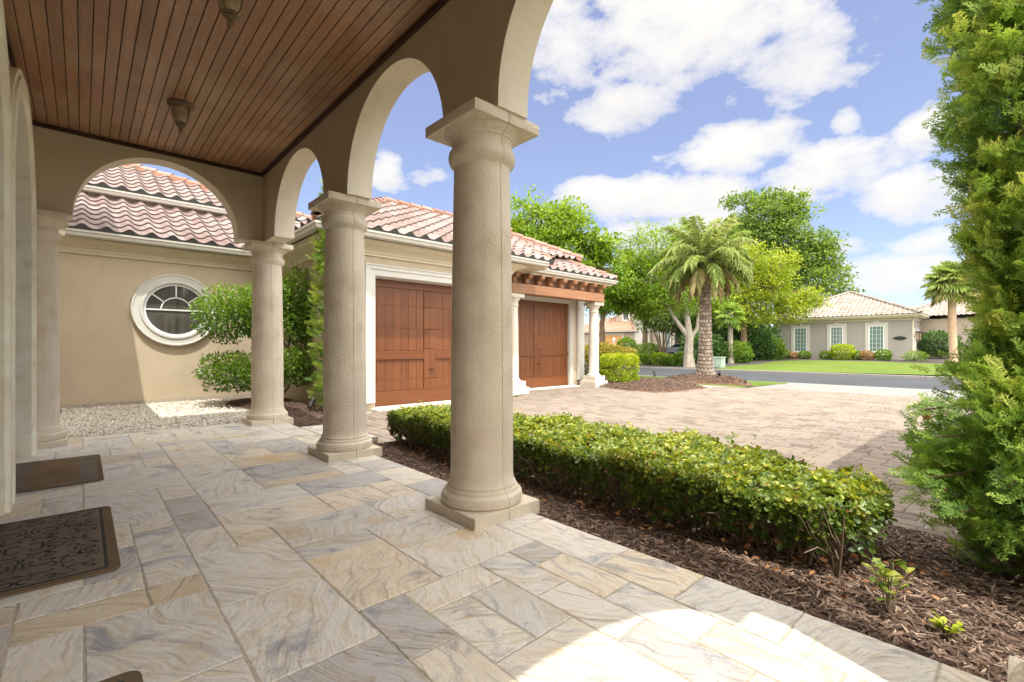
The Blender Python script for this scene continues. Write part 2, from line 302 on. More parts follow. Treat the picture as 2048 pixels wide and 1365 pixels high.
    gr = N(nt, 'ShaderNodeTexNoise'); gr.inputs['Scale'].default_value = 210.0; gr.inputs['Detail'].default_value = 4.0
    nt.links.new(tc.outputs['Object'], gr.inputs['Vector'])
    rg = ramp(nt, [(0.3, (0.80, 0.78, 0.76)), (0.6, (1.05, 1.05, 1.05))]); nt.links.new(gr.outputs['Fac'], rg.inputs['Fac'])
    mg = N(nt, 'ShaderNodeMixRGB', blend_type='MULTIPLY'); mg.inputs['Fac'].default_value = 0.8
    nt.links.new(m4.outputs['Color'], mg.inputs['Color1']); nt.links.new(rg.outputs['Color'], mg.inputs['Color2'])
    rn = N(nt, 'ShaderNodeTexNoise'); rn.inputs['Scale'].default_value = 6.0; rn.inputs['Detail'].default_value = 8.0; rn.inputs['Roughness'].default_value = 0.7
    nt.links.new(st.outputs['Vector'], rn.inputs['Vector'])
    rrp = ramp(nt, [(0.60, (0, 0, 0)), (0.70, (0.65, 0.65, 0.65))]); nt.links.new(rn.outputs['Fac'], rrp.inputs['Fac'])
    mr = N(nt, 'ShaderNodeMixRGB'); mr.inputs['Color2'].default_value = (0.40, 0.25, 0.13, 1)
    nt.links.new(rrp.outputs['Color'], mr.inputs['Fac']); nt.links.new(mg.outputs['Color'], mr.inputs['Color1'])
    m4 = mr
    # tiny pits
    vo = N(nt, 'ShaderNodeTexNoise'); vo.inputs['Scale'].default_value = 75.0; vo.inputs['Detail'].default_value = 3.0
    nt.links.new(a2.outputs[0], vo.inputs['Vector'])
    rv = ramp(nt, [(0.27, (0.35, 0.28, 0.22)), (0.33, (1, 1, 1))]); nt.links.new(vo.outputs['Fac'], rv.inputs['Fac'])
    m5 = N(nt, 'ShaderNodeMixRGB', blend_type='MULTIPLY'); m5.inputs['Fac'].default_value = 0.8
    nt.links.new(m4.outputs['Color'], m5.inputs['Color1']); nt.links.new(rv.outputs['Color'], m5.inputs['Color2'])
    nt.links.new(m5.outputs['Color'], b.inputs['Base Color'])
    b.inputs['Roughness'].default_value = 0.55
    b.inputs['Specular IOR Level'].default_value = 0.35
    bump(nt, b, fine.outputs['Fac'], 0.22, 0.004)
    return m
M['travertine'] = travertine()

def mat_scroll(name, ground, ink, hem, kind):
    """moulded doormat: hem, dark line border, scrolling pattern; object space, x across 0..w, y along 0..l"""
    m, nt, b = newmat(name)
    tc = N(nt, 'ShaderNodeTexCoord')
    n0 = N(nt, 'ShaderNodeTexNoise'); n0.inputs['Scale'].default_value = 5.0; n0.inputs['Detail'].default_value = 2.0
    nt.links.new(tc.outputs['Object'], n0.inputs['Vector'])
    s = N(nt, 'ShaderNodeVectorMath', operation='SCALE'); s.inputs['Scale'].default_value = 0.5
    nt.links.new(n0.outputs['Color'], s.inputs[0])
    a = N(nt, 'ShaderNodeVectorMath', operation='ADD'); nt.links.new(tc.outputs['Object'], a.inputs[0]); nt.links.new(s.outputs[0], a.inputs[1])
    w = N(nt, 'ShaderNodeTexWave', wave_type='RINGS' if kind == 'scroll' else 'BANDS')
    w.inputs['Scale'].default_value = 4.6 if kind == 'scroll' else 14.0
    w.inputs['Distortion'].default_value = 9.0 if kind == 'scroll' else 3.0
    w.inputs['Detail'].default_value = 1.5
    w.inputs['Detail Scale'].default_value = 1.6
    nt.links.new(a.outputs[0], w.inputs['Vector'])
    r = ramp(nt, [(0.38, (0, 0, 0)), (0.48, (1, 1, 1)), (0.60, (1, 1, 1)), (0.70, (0, 0, 0))]); nt.links.new(w.outputs['Fac'], r.inputs['Fac'])
    n1 = N(nt, 'ShaderNodeTexNoise'); n1.inputs['Scale'].default_value = 3.0; n1.inputs['Detail'].default_value = 6.0
    nt.links.new(tc.outputs['Object'], n1.inputs['Vector'])
    rg = ramp(nt, [(0.3, tuple(x * 0.75 for x in ground)), (0.7, tuple(x * 1.15 for x in ground))]); nt.links.new(n1.outputs['Fac'], rg.inputs['Fac'])
    mx = N(nt, 'ShaderNodeMixRGB'); mx.inputs['Color2'].default_value = c4(ink)
    nt.links.new(r.outputs['Color'], mx.inputs['Fac']); nt.links.new(rg.outputs['Color'], mx.inputs['Color1'])
    nt.links.new(mx.outputs['Color'], b.inputs['Base Color'])
    b.inputs['Roughness'].default_value = 0.95
    b.inputs['Specular IOR Level'].default_value = 0.1
    n2 = N(nt, 'ShaderNodeTexNoise'); n2.inputs['Scale'].default_value = 300.0
    nt.links.new(tc.outputs['Object'], n2.inputs['Vector'])
    bump(nt, b, n2.outputs['Fac'], 0.6, 0.004)
    return m
M['mat_scroll'] = mat_scroll('scroll_doormat', (0.245, 0.173, 0.099), (0.064, 0.060, 0.054), None, 'scroll')
M['mat_plain'] = mottled('doormat_hem', (0.135, 0.095, 0.053), (0.180, 0.126, 0.074), 4, 300, 0.6, 0.004, rough=0.95, spec=0.1)
M['mat_band'] = mat_scroll('banded_doormat', (0.212, 0.162, 0.119), (0.102, 0.099, 0.102), None, 'band')
M['mat_centre'] = mottled('doormat_field', (0.174, 0.110, 0.054), (0.244, 0.160, 0.088), 5, 300, 0.6, 0.004, rough=0.95, spec=0.1, cc=(0.116, 0.103, 0.088), cscale=10, camt=0.7)
M['mat_field'] = mottled('doormat_pile', (0.15, 0.118, 0.085), (0.20, 0.155, 0.11), 4, 300, 0.6, 0.004, rough=0.95, spec=0.1)
M['mat_line'] = plain('doormat_line', (0.03, 0.028, 0.026), 0.95)

# ------------------------------------------------------------------ mesh helpers
class MB:
    """collects simple shapes; build() links them as ONE mesh object"""
    def __init__(self):
        self.v = []; self.f = []; self.r = []; self.mi = []; self.sm = []; self.slab = []
    def add(self, vs, fs, rnd=0.5, mi=0, smooth=False):
        o = len(self.v)
        self.v += [tuple(p) for p in vs]
        for f in fs:
            self.f.append([o + i for i in f]); self.r.append(rnd); self.mi.append(mi); self.sm.append(smooth)
        return self
    def box(self, x0, x1, y0, y1, z0, z1, rnd=0.5, mi=0, bev=0.0):
        if bev <= 0:
            vs = [(x0,y0,z0),(x1,y0,z0),(x1,y1,z0),(x0,y1,z0),(x0,y0,z1),(x1,y0,z1),(x1,y1,z1),(x0,y1,z1)]
            return self.add(vs, [(0,3,2,1),(4,5,6,7),(0,1,5,4),(1,2,6,5),(2,3,7,6),(3,0,4,7)], rnd, mi)
        bm = bmesh.new()
        bmesh.ops.create_cube(bm, size=1.0)
        for v in bm.verts:
            v.co = Vector((x0 + (v.co.x + .5) * (x1 - x0), y0 + (v.co.y + .5) * (y1 - y0), z0 + (v.co.z + .5) * (z1 - z0)))
        bmesh.ops.bevel(bm, geom=bm.edges[:], offset=bev, segments=2, affect='EDGES', profile=0.6)
        bm.verts.index_update()
        self.add([v.co[:] for v in bm.verts], [[v.index for v in f.verts] for f in bm.faces], rnd, mi)
        bm.free()
        return self
    def obox(self, p, ux, uy, uz, rnd=0.5, mi=0):
        """oriented box from a corner and three edge vectors"""
        p, ux, uy, uz = Vector(p), Vector(ux), Vector(uy), Vector(uz)
        vs = [p, p+ux, p+ux+uy, p+uy, p+uz, p+ux+uz, p+ux+uy+uz, p+uy+uz]
        return self.add(vs, [(0,3,2,1),(4,5,6,7),(0,1,5,4),(1,2,6,5),(2,3,7,6),(3,0,4,7)], rnd, mi)
    def prism(self, poly, fmap, a, b, rnd=0.5, mi=0, mi_side=None, smooth_side=False):
        """extrude a 2D polygon between depths a and b; fmap(u,v,w) -> xyz"""
        n = len(poly)
        vs = [fmap(u, v, a) for u, v in poly] + [fmap(u, v, b) for u, v in poly]
        self.add(vs, [list(range(n))[::-1], list(range(n, 2 * n))], rnd, mi)
        o = len(self.v) - 2 * n
        ms = mi if mi_side is None else mi_side
        for i in range(n):
            j = (i + 1) % n
            self.f.append([o + i, o + j, o + n + j, o + n + i]); self.r.append(rnd); self.mi.append(ms); self.sm.append(smooth_side)
        return self
    def lathe(self, prof, c=(0, 0, 0), seg=48, groove=None, rnd=0.5, mi=0):
        ang = [2 * PI * i / seg for i in range(seg)]
        gset = set()
        if groove:
            for g in groove:
                g %= 2 * PI
                ang = [a for a in ang if abs((a - g + PI) % (2 * PI) - PI) > 0.04]
                ang += [g - 0.022, g - 0.010, g + 0.010, g + 0.022]
                gset |= {round(g - 0.010, 6), round(g + 0.010, 6)}
        ang.sort()
        n = len(ang); vs = []; fs = []
        for (r, z) in prof:
            for a in ang:
                rr = r - (0.006 if round(a, 6) in gset else 0)
                vs.append((c[0] + rr * math.cos(a), c[1] + rr * math.sin(a), c[2] + z))
        for k in range(len(prof) - 1):
            for i in range(n):
                j = (i + 1) % n
                fs.append((k*n+i, k*n+j, (k+1)*n+j, (k+1)*n+i))
        fs.append(list(range(n))[::-1]); fs.append([(len(prof)-1)*n + i for i in range(n)])
        return self.add(vs, fs, rnd, mi, True)
    def tube(self, pts, rads, seg=8, rnd=0.5, mi=0):
        pts = [Vector(p) for p in pts]; vs = []; fs = []
        up = Vector((0.13, 0.31, 0.94))
        for i, p in enumerate(pts):
            d = (pts[min(i+1, len(pts)-1)] - pts[max(i-1, 0)]).normalized()
            a = d.cross(up)
            if a.length < 1e-3: a = d.cross(Vector((1, 0, 0)))
            a.normalize(); b = d.cross(a)
            for k in range(seg):
                t = 2 * PI * k / seg
                vs.append(p + (a * math.cos(t) + b * math.sin(t)) * rads[i])
        for i in range(len(pts) - 1):
            for k in range(seg):
                j = (k + 1) % seg
                fs.append((i*seg+k, i*seg+j, (i+1)*seg+j, (i+1)*seg+k))
        fs.append(list(range(seg))[::-1]); fs.append([(len(pts)-1)*seg + k for k in range(seg)])
        return self.add(vs, fs, rnd, mi, True)
    def build(self, name, mats, parent=None, loc=None, recalc=True, bevel=0.0, angle=35):
        me = bpy.data.meshes.new(name)
        me.from_pydata([tuple(v) for v in self.v], [], self.f)
        if not isinstance(mats, (list, tuple)): mats = [mats]
        for m in mats: me.materials.append(m)
        a = me.attributes.new('rnd', 'FLOAT', 'FACE'); a.data.foreach_set('value', self.r)
        me.polygons.foreach_set('material_index', self.mi)
        me.polygons.foreach_set('use_smooth', self.sm)
        if self.slab:
            s = me.attributes.new('slab', 'FLOAT_COLOR', 'FACE')
            s.data.foreach_set('color', [x for t in self.slab for x in t])
        if recalc:
            bm = bmesh.new(); bm.from_mesh(me); bmesh.ops.recalc_face_normals(bm, faces=bm.faces); bm.to_mesh(me); bm.free()
        if any(self.sm):
            me.set_sharp_from_angle(angle=R(angle))
        me.update()
        o = bpy.data.objects.new(name, me); COL.objects.link(o)
        if loc: o.location = loc
        if parent: o.parent = parent
        if bevel > 0:
            md = o.modifiers.new('bevel', 'BEVEL'); md.width = bevel; md.segments = 2; md.limit_method = 'ANGLE'; md.angle_limit = R(50)
        return o

def empty(name, loc=(0, 0, 0), label=None, cat=None, group=None):
    o = bpy.data.objects.new(name, None); COL.objects.link(o); o.location = loc; o.empty_display_size = 0.2
    return tag(o, label, cat, group)
def tag(o, label=None, cat=None, group=None, kind=None):
    if label: o['label'] = label
    if cat: o['category'] = cat
    if group: o['group'] = group
    if kind: o['kind'] = kind
    return o

def npmesh(name, V, F, rnd, mat, parent=None, loc=None, smooth=False):
    """V (n,3), F (m,k) constant k faces, rnd per vertex"""
    me = bpy.data.meshes.new(name)
    n, (m, k) = len(V), F.shape
    me.vertices.add(n); me.vertices.foreach_set('co', np.ascontiguousarray(V, np.float32).ravel())
    me.loops.add(m * k); me.loops.foreach_set('vertex_index', np.ascontiguousarray(F, np.int32).ravel())
    me.polygons.add(m); me.polygons.foreach_set('loop_start', np.arange(0, m * k, k, dtype=np.int32))
    try: me.polygons.foreach_set('loop_total', np.full(m, k, np.int32))
    except Exception: pass
    a = me.attributes.new('rnd', 'FLOAT', 'POINT'); a.data.foreach_set('value', np.ascontiguousarray(rnd, np.float32))
    me.materials.append(mat)
    me.update(calc_edges=True)
    if smooth: me.polygons.foreach_set('use_smooth', np.ones(m, bool))
    o = bpy.data.objects.new(name, me); COL.objects.link(o)
    if parent: o.parent = parent
    if loc: o.location = loc
    return o

LEAF_V = np.array([(0, 0, 0), (-0.20, .35, .06), (-0.24, .72, .05), (0, 1, -.04), (.24, .72, .05), (.20, .35, .06)], float)
LEAF_F = np.array([(0, 3, 2, 1), (0, 5, 4, 3)])
HEDGE_V = np.array([(0, 0, 0), (-0.24, .38, .08), (-0.30, .72, .07), (0, 1, -.03), (.30, .72, .07), (.24, .38, .08)], float)
THIN_V = np.array([(0, 0, 0), (-.10, .45, .03), (0, 1, -.05), (.10, .45, .03)], float); THIN_F = np.array([(0, 3, 2, 1)])
TUFT_V = np.array([(-.30, 0, 0), (.30, 0, 0.1), (.42, .75, .02), (-.36, .85, .1)], float); TUFT_F = np.array([(0, 1, 2, 3)])
CHIP_V = np.array([(-.5, -.08, 0), (.5, -.05, 0.02), (.42, .06, 0), (-.45, .08, .03), (-.42, -.05, .09), (.44, -.03, .08), (.36, .04, .08), (-.40, .05, .10)], float)
CHIP_F = np.array([(4,5,6,7),(0,1,5,4),(1,2,6,5),(2,3,7,6),(3,0,4,7)])
STONE_V = np.array([(-.5,-.3,0),(.4,-.42,0),(.52,.25,0),(-.3,.45,0),(-.3,-.18,.42),(.25,-.25,.5),(.3,.16,.4),(-.18,.28,.5)], float)

def norm(a): return a / np.maximum(np.linalg.norm(a, axis=-1, keepdims=True), 1e-9)
def cards(name, pos, axis, size, rnd, mat, parent=None, tv=LEAF_V, tf=LEAF_F, nrm=None, jitter=0.6):
    n = len(pos)
    a = norm(axis)
    if nrm is None: q = rng.normal(size=(n, 3))
    else: q = nrm + rng.normal(size=(n, 3)) * jitter
    b = norm(np.cross(a, q)); c = np.cross(b, a) * -1
    c = np.where((np.sum(c * q, 1) < 0)[:, None], -c, c)
    s = np.asarray(size).reshape(-1, 1, 1)
    V = pos[:, None, :] + s * (tv[None, :, 0:1] * b[:, None] + tv[None, :, 1:2] * a[:, None] + tv[None, :, 2:3] * c[:, None])
    k = len(tv)
    F = (tf[None] + (np.arange(n) * k)[:, None, None]).reshape(-1, tf.shape[1])
    return npmesh(name, V.reshape(-1, 3), F, np.repeat(rnd, k), mat, parent)

def sphere_dirs(n): return norm(rng.normal(size=(n, 3)))

# ------------------------------------------------------------------ camera, sun, sky
YAW = R(42.53)
cam = bpy.data.cameras.new('camera'); camo = bpy.data.objects.new('camera', cam); COL.objects.link(camo)
camo.location = (0, 0, 1.2); camo.rotation_euler = (R(90), 0, -YAW)
cam.sensor_width = 36.0; cam.lens = 936.5 / 2048 * 36
cam.shift_y = (696.3 - 682.5) / 2048
cam.clip_start = 0.05; cam.clip_end = 3000
scene.camera = camo

SUN = Vector((-0.125, -0.435, 1.0)).normalized()
sl = bpy.data.lights.new('sun', 'SUN'); sl.energy = 2.55; sl.angle = R(0.5); sl.color = (1.0, 0.95, 0.87)
so = bpy.data.objects.new('sun', sl); COL.objects.link(so)
so.rotation_euler = SUN.to_track_quat('Z', 'Y').to_euler(); so.location = (-3, -8, 20)

def px_dir(px, py):
    k = (px - 1024) / 936.5; v = (696.3 - py) / 936.5
    return Vector((math.sin(YAW) + k * math.cos(YAW), math.cos(YAW) - k * math.sin(YAW), v)).normalized()

def make_world():
    w = bpy.data.worlds.new('World'); scene.world = w; w.use_nodes = True
    nt = w.node_tree
    bg = nt.nodes['Background']
    sky = N(nt, 'ShaderNodeTexSky', sky_type='NISHITA')
    sky.sun_disc = False
    sky.sun_elevation = math.asin(SUN.z); sky.sun_rotation = math.atan2(SUN.x, SUN.y) % (2 * PI)
    sky.air_density = 1.0; sky.dust_density = 0.6; sky.ozone_density = 1.6
    tc = N(nt, 'ShaderNodeTexCoord')
    D = tc.outputs['Generated']
    sep = N(nt, 'ShaderNodeSeparateXYZ'); nt.links.new(D, sep.inputs[0])
    def math1(op, a, b=None, c=None, clamp=False):
        n = N(nt, 'ShaderNodeMath', operation=op); n.use_clamp = clamp
        for i, x in enumerate((a, b, c)):
            if x is None: continue
            if isinstance(x, (int, float)): n.inputs[i].default_value = x
            else: nt.links.new(x, n.inputs[i])
        return n.outputs[0]
    az = math1('ARCTAN2', sep.outputs[0], sep.outputs[1])
    el = math1('ARCSINE', sep.outputs[2])
    # fbm noise on (az, el) with stretched horizontally detail
    cx = N(nt, 'ShaderNodeCombineXYZ'); nt.links.new(az, cx.inputs[0]); nt.links.new(math1('MULTIPLY', el, 1.7), cx.inputs[1])
    n1 = N(nt, 'ShaderNodeTexNoise'); n1.inputs['Scale'].default_value = 10.0; n1.inputs['Detail'].default_value = 12.0; n1.inputs['Roughness'].default_value = 0.60; n1.inputs['Distortion'].default_value = 0.0
    nt.links.new(cx.outputs[0], n1.inputs['Vector'])
    noise = n1.outputs['Fac']
    # the cloud banks: direction (az, el), half-widths, weight
    blobs = [((1400, 30), .27, .105, 1.0), ((1130, 70), .11, .12, .75), ((1600, 110), .11, .08, .85), ((1250, 215), .12, .045, .95), ((1330, 150), .10, .07, .45),
             ((1480, 300), .13, .055, .95), ((1640, 340), .13, .05, .9), ((1330, 395), .21, .05, 1.05), ((1200, 385), .12, .035, .9), ((1560, 400), .10, .04, .8), ((1695, 240), .03, .025, .8), ((1860, 250), .05, .045, .9),
             ((1820, 395), .09, .05, .85), ((1350, 460), .22, .05, .8), ((1770, 550), .16, .04, .7), ((1650, 490), .10, .03, .6),
             ((770, 340), .05, .045, .8), ((870, 350), .06, .03, .5), ((1465, 200), .03, .025, .5), ((1900, 480), .1, .03, .6)]
    tot = None; und = None
    for (p, ra, re, wt) in blobs:
        d = px_dir(*p); a0 = math.atan2(d.x, d.y); e0 = math.asin(d.z)
        u = math1('DIVIDE', math1('SUBTRACT', az, a0), ra)
        v = math1('DIVIDE', math1('SUBTRACT', el, e0), re)
        q = math1('ADD', math1('MULTIPLY', u, u), math1('MULTIPLY', v, v))
        g = math1('MULTIPLY', math1('POWER', 2.71828, math1('MULTIPLY', q, -1.0)), wt)
        tot = g if tot is None else math1('MAXIMUM', tot, g)
        s = math1('MULTIPLY', g, v)
        und = s if und is None else math1('ADD', und, s)
    # added bright clouds, unseen behind and overhead, to fill the shaded porch
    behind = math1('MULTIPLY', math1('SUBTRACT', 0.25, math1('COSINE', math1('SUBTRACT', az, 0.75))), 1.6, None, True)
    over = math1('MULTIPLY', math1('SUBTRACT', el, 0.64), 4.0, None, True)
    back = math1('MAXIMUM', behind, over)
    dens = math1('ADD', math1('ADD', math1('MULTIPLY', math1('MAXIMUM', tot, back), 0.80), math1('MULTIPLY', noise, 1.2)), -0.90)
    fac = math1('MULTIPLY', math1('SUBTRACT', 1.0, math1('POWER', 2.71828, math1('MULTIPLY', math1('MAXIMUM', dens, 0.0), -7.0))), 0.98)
    # base haze of the lower sky is the Sky Texture's own; clouds are white with lilac-grey undersides
    shade = math1('ADD', math1('MULTIPLY', und, 0.55), math1('ADD', 0.80, math1('MULTIPLY', math1('SUBTRACT', noise, 0.5), 0.9)), None, True)
    rp = ramp(nt, [(0.0, (0.60, 0.61, 0.70)), (0.45, (0.86, 0.86, 0.90)), (1.0, (1.0, 0.99, 0.97))])
    nt.links.new(shade, rp.inputs['Fac'])
    cl = N(nt, 'ShaderNodeMixRGB', blend_type='MULTIPLY'); cl.inputs['Fac'].default_value = 1.0
    lum = math1('MULTIPLY', CLOUD, math1('ADD', 1.0, math1('MULTIPLY', back, 3.8)))  # added clouds out of view shine much brighter than the visible banks
    cc = N(nt, 'ShaderNodeCombineXYZ')
    for i, k in enumerate((1.0, 0.975, 0.93)): nt.links.new(math1('MULTIPLY', lum, k), cc.inputs[i])
    nt.links.new(cc.outputs[0], cl.inputs['Color2'])
    nt.links.new(rp.outputs['Color'], cl.inputs['Color1'])
    # sky tone
    tint = N(nt, 'ShaderNodeMixRGB', blend_type='MULTIPLY'); tint.inputs['Fac'].default_value = 1.0
    tint.inputs['Color2'].default_value = SKYTINT
    nt.links.new(sky.outputs['Color'], tint.inputs['Color1'])
    ad = N(nt, 'ShaderNodeMixRGB', blend_type='ADD'); ad.inputs['Fac'].default_value = 1.0; ad.inputs['Color2'].default_value = SKYADD
    nt.links.new(tint.outputs['Color'], ad.inputs['Color1'])
    mx = N(nt, 'ShaderNodeMixRGB'); nt.links.new(fac, mx.inputs['Fac'])
    nt.links.new(ad.outputs['Color'], mx.inputs['Color1']); nt.links.new(cl.outputs['Color'], mx.inputs['Color2'])
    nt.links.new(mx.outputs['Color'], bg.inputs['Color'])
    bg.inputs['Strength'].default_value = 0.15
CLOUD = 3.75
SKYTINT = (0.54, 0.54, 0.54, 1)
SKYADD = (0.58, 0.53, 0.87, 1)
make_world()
scene.view_settings.view_transform = 'Standard'
scene.view_settings.look = 'None'
scene.view_settings.exposure = 0.97
scene.view_settings.gamma = 1.0
scene.view_settings.use_curve_mapping = False
scene.cycles.max_bounces = 10
scene.cycles.diffuse_bounces = 6
scene.cycles.use_denoising = True

# ------------------------------------------------------------------ ground, paving
def sheet(name, poly, z, m, kind='structure', thick=0.0):
    b = MB()
    if thick > 0: b.prism(poly, lambda u, v, w: (u, v, w), z - thick, z)
    else: b.add([(x, y, z) for x, y in poly], [list(range(len(poly)))])
    return tag(b.build(name, m, bevel=0.0), kind=kind)

sheet('ground', [(-900, -900), (28.2, -900), (28.2, 900), (-900, 900)], -0.34, M['earth'])

def h_far(x): return -0.10 + (x - 28.5) * 0.0195 if x < 70 else 0.71
def terrain(name, x0, x1, y0, y1, nx, ny, m, zoff=0.0, mask=None):
    b = MB(); idx = {}
    xs = np.linspace(x0, x1, nx); ys = np.linspace(y0, y1, ny)
    vs = []; fs = []
    for i, x in enumerate(xs):
        for j, y in enumerate(ys):
            idx[i, j] = len(vs)
            vs.append((x, y, h_far(x) + zoff + 0.03 * math.sin(x * .7 + y * .33)))
    for i in range(nx - 1):
        for j in range(ny - 1):
            fs.append((idx[i, j], idx[i+1, j], idx[i+1, j+1], idx[i, j+1]))
    b.add(vs, fs, smooth=True)
    return tag(b.build(name, m), kind='structure')
terrain('far_ground', 28.55, 900, -600, 700, 30, 60, M['mulch_dark'])

def blobpoly(name, pts, m, zf, res=0.6):
    """flat-ish patch with a curved outline that follows the terrain"""
    b = MB(); cxx = sum(p[0] for p in pts) / len(pts); cyy = sum(p[1] for p in pts) / len(pts)
    # smooth outline (Catmull-Rom)
    out = []
    n = len(pts)
    for i in range(n):
        p0, p1, p2, p3 = [Vector((*pts[(i + k) % n], 0)) for k in (-1, 0, 1, 2)]
        for t in (0, .25, .5, .75):
            out.append(0.5 * ((2*p1) + (-p0+p2)*t + (2*p0-5*p1+4*p2-p3)*t*t + (-p0+3*p1-3*p2+p3)*t**3))
    rings = [1.0, .97, .9, .75, .55, .3]
    vs = []; fs = []
    for q in rings:
        for p in out:
            x = cxx + (p.x - cxx) * q; y = cyy + (p.y - cyy) * q
            vs.append((x, y, zf(x, y, 1 - q)))
    k = len(out)
    for r_ in range(len(rings) - 1):
        for i in range(k):
            j = (i + 1) % k
            fs.append((r_*k+i, r_*k+j, (r_+1)*k+j, (r_+1)*k+i))
    vs.append((cxx, cyy, zf(cxx, cyy, 1.0))); c = len(vs) - 1
    for i in range(k): fs.append(((len(rings)-1)*k+i, (len(rings)-1)*k+(i+1) % k, c))
    b.add(vs, fs, smooth=True)
    return b.build(name, m, angle=60)

lw = blobpoly('lawn', [(28.62, 12.3), (28.62, 6), (28.62, 0), (28.62, -8), (28.62, -20), (33, -21), (39.5, -12), (40.5, -3), (41.5, 3.5), (42.3, 8), (41.8, 11.6), (38.5, 13.0), (34.5, 12.4), (31, 12.9)],
              M['lawn'], lambda x, y, t: h_far(x) + 0.035 + 0.03 * math.sin(x * .7 + y * .33))
tag(lw, kind='structure')
# drive of the pale house
dv = blobpoly('far_drive', [(29.2, 21.5), (29.2, 24.5), (40, 25.8), (47, 27), (51, 33), (53.5, 30), (50, 24), (44, 22.5), (36, 22.3)], M['concrete'], lambda x, y, t: h_far(x) + 0.05 + 0.03 * math.sin(x * .7 + y * .33))
tag(dv, kind='structure')

sheet('road', [(20.9, -150), (28.25, -150), (28.25, 150), (20.9, 150)], -0.20, M['asphalt'])
cb = MB()
for y in np.arange(-60, 60, 3.0):
    cb.box(28.25, 28.6, y, y + 2.985, -0.3, -0.085, bev=0.02)
tag(cb.build('curb', M['concrete']), kind='structure')
cb = MB()
for y in np.arange(-30, 60, 3.0):
    cb.box(20.5, 20.9, y, y + 2.985, -0.3, -0.19, bev=0.015)
tag(cb.build('gutter_strip', M['concrete']), kind='structure')
# concrete apron between the pavers and the road
ap = MB()
for i, (x0, x1) in enumerate([(16.45, 18.46), (18.48, 20.47)]):
    for k, (y0, y1) in enumerate([(-6.0, -2.01), (-1.99, 1.99), (2.01, 6.2)]):
        z0, z1 = (-0.125, -0.155) if i == 0 else (-0.156, -0.185)
        ap.add([(x0, y0, z0), (x1, y0, z1), (x1, y1, z1), (x0, y1, z0)], [(0, 1, 2, 3)])
tag(ap.build('apron', M['concrete']), kind='structure')
gs = blobpoly('grass_verge', [(20.45, 6.3), (18.3, 6.35), (16.6, 6.6), (15.4, 7.2), (14.6, 9), (14.0, 12), (14.0, 18), (14, 40), (20.45, 40), (20.45, 25), (20.45, 15), (20.45, 9)], M['lawn'], lambda x, y, t: -0.135 - (x - 14) * 0.006 + 0.02 * min(1, t * 6))
tag(gs, kind='structure')

# ---- travertine patio, slab by slab
def pack(nx, ny, sizes, weights):
    g = [[0] * ny for _ in range(nx)]; out = []
    for j in range(ny):
        for i in range(nx):
            if g[i][j]: continue
            opts = list(range(len(sizes))); 
            while opts:
                k = random.choices(opts, [weights[o] for o in opts])[0]
                w, h = sizes[k]
                if i + w <= nx and j + h <= ny and all(not g[a][b] for a in range(i, i + w) for b in range(j, j + h)):
                    for a in range(i, i + w):
                        for b in range(j, j + h): g[a][b] = 1
                    out.append((i, j, w, h)); break
                opts.remove(k)
    return out

def paving(slabs, gap, bev, z, zjit, drop, thick, m, sub=1, chip=0.0):
    """slabs: (x0,x1,y0,y1,rnd,colour) -> one mesh of bevelled blocks"""
    b = MB()
    for (x0, x1, y0, y1, r, colr) in slabs:
        g = gap / 2
        zz = z + random.uniform(-zjit, zjit)
        tx = random.uniform(-1, 1) * zjit * .5; ty = random.uniform(-1, 1) * zjit * .5
        xa, xb, ya, yb = x0 + g, x1 - g, y0 + g, y1 - g
        wv = lambda: random.uniform(-1, 1) * gap * 0.25
        o = [(xa + wv(), ya + wv()), (xb + wv(), ya + wv()), (xb + wv(), yb + wv()), (xa + wv(), yb + wv())]
        if sub > 1:
            o2 = []
            for k in range(4):
                p, q_ = o[k], o[(k + 1) % 4]; L_ = math.hypot(q_[0] - p[0], q_[1] - p[1]) or 1
                nx_, ny_ = -(q_[1] - p[1]) / L_, (q_[0] - p[0]) / L_
                m_ = max(2, int(L_ / .46 * sub))
                for i_ in range(m_):
                    t_ = i_ / m_; e_ = 0 if i_ == 0 else random.uniform(-.2, 1) * chip * (2.5 if random.random() < .08 else 1)
                    o2.append((p[0] + (q_[0] - p[0]) * t_ + nx_ * e_, p[1] + (q_[1] - p[1]) * t_ + ny_ * e_))
            o = o2
        n_ = len(o); xc_, yc_ = (xa + xb) / 2, (ya + yb) / 2
        i = [(xc_ + (p[0] - xc_) * (1 - 2 * bev / (xb - xa)), yc_ + (p[1] - yc_) * (1 - 2 * bev / (yb - ya))) for p in o]
        hz = lambda p: zz + tx * ((p[0] - x0) / (x1 - x0) - .5) + ty * ((p[1] - y0) / (y1 - y0) - .5)
        vs = [(p[0], p[1], z - thick) for p in o] + [(p[0], p[1], hz(p) - drop) for p in o] + [(p[0], p[1], hz(p)) for p in i]
        fs = []
        for k in range(n_):
            k2 = (k + 1) % n_
            fs += [(k, k2, n_ + k2, n_ + k), (n_ + k, n_ + k2, 2*n_ + k2, 2*n_ + k)]
        fs.append(tuple(range(2*n_, 3*n_)))
        b.add(vs, fs, r)
        b.slab += [colr] * len(fs)
    return b

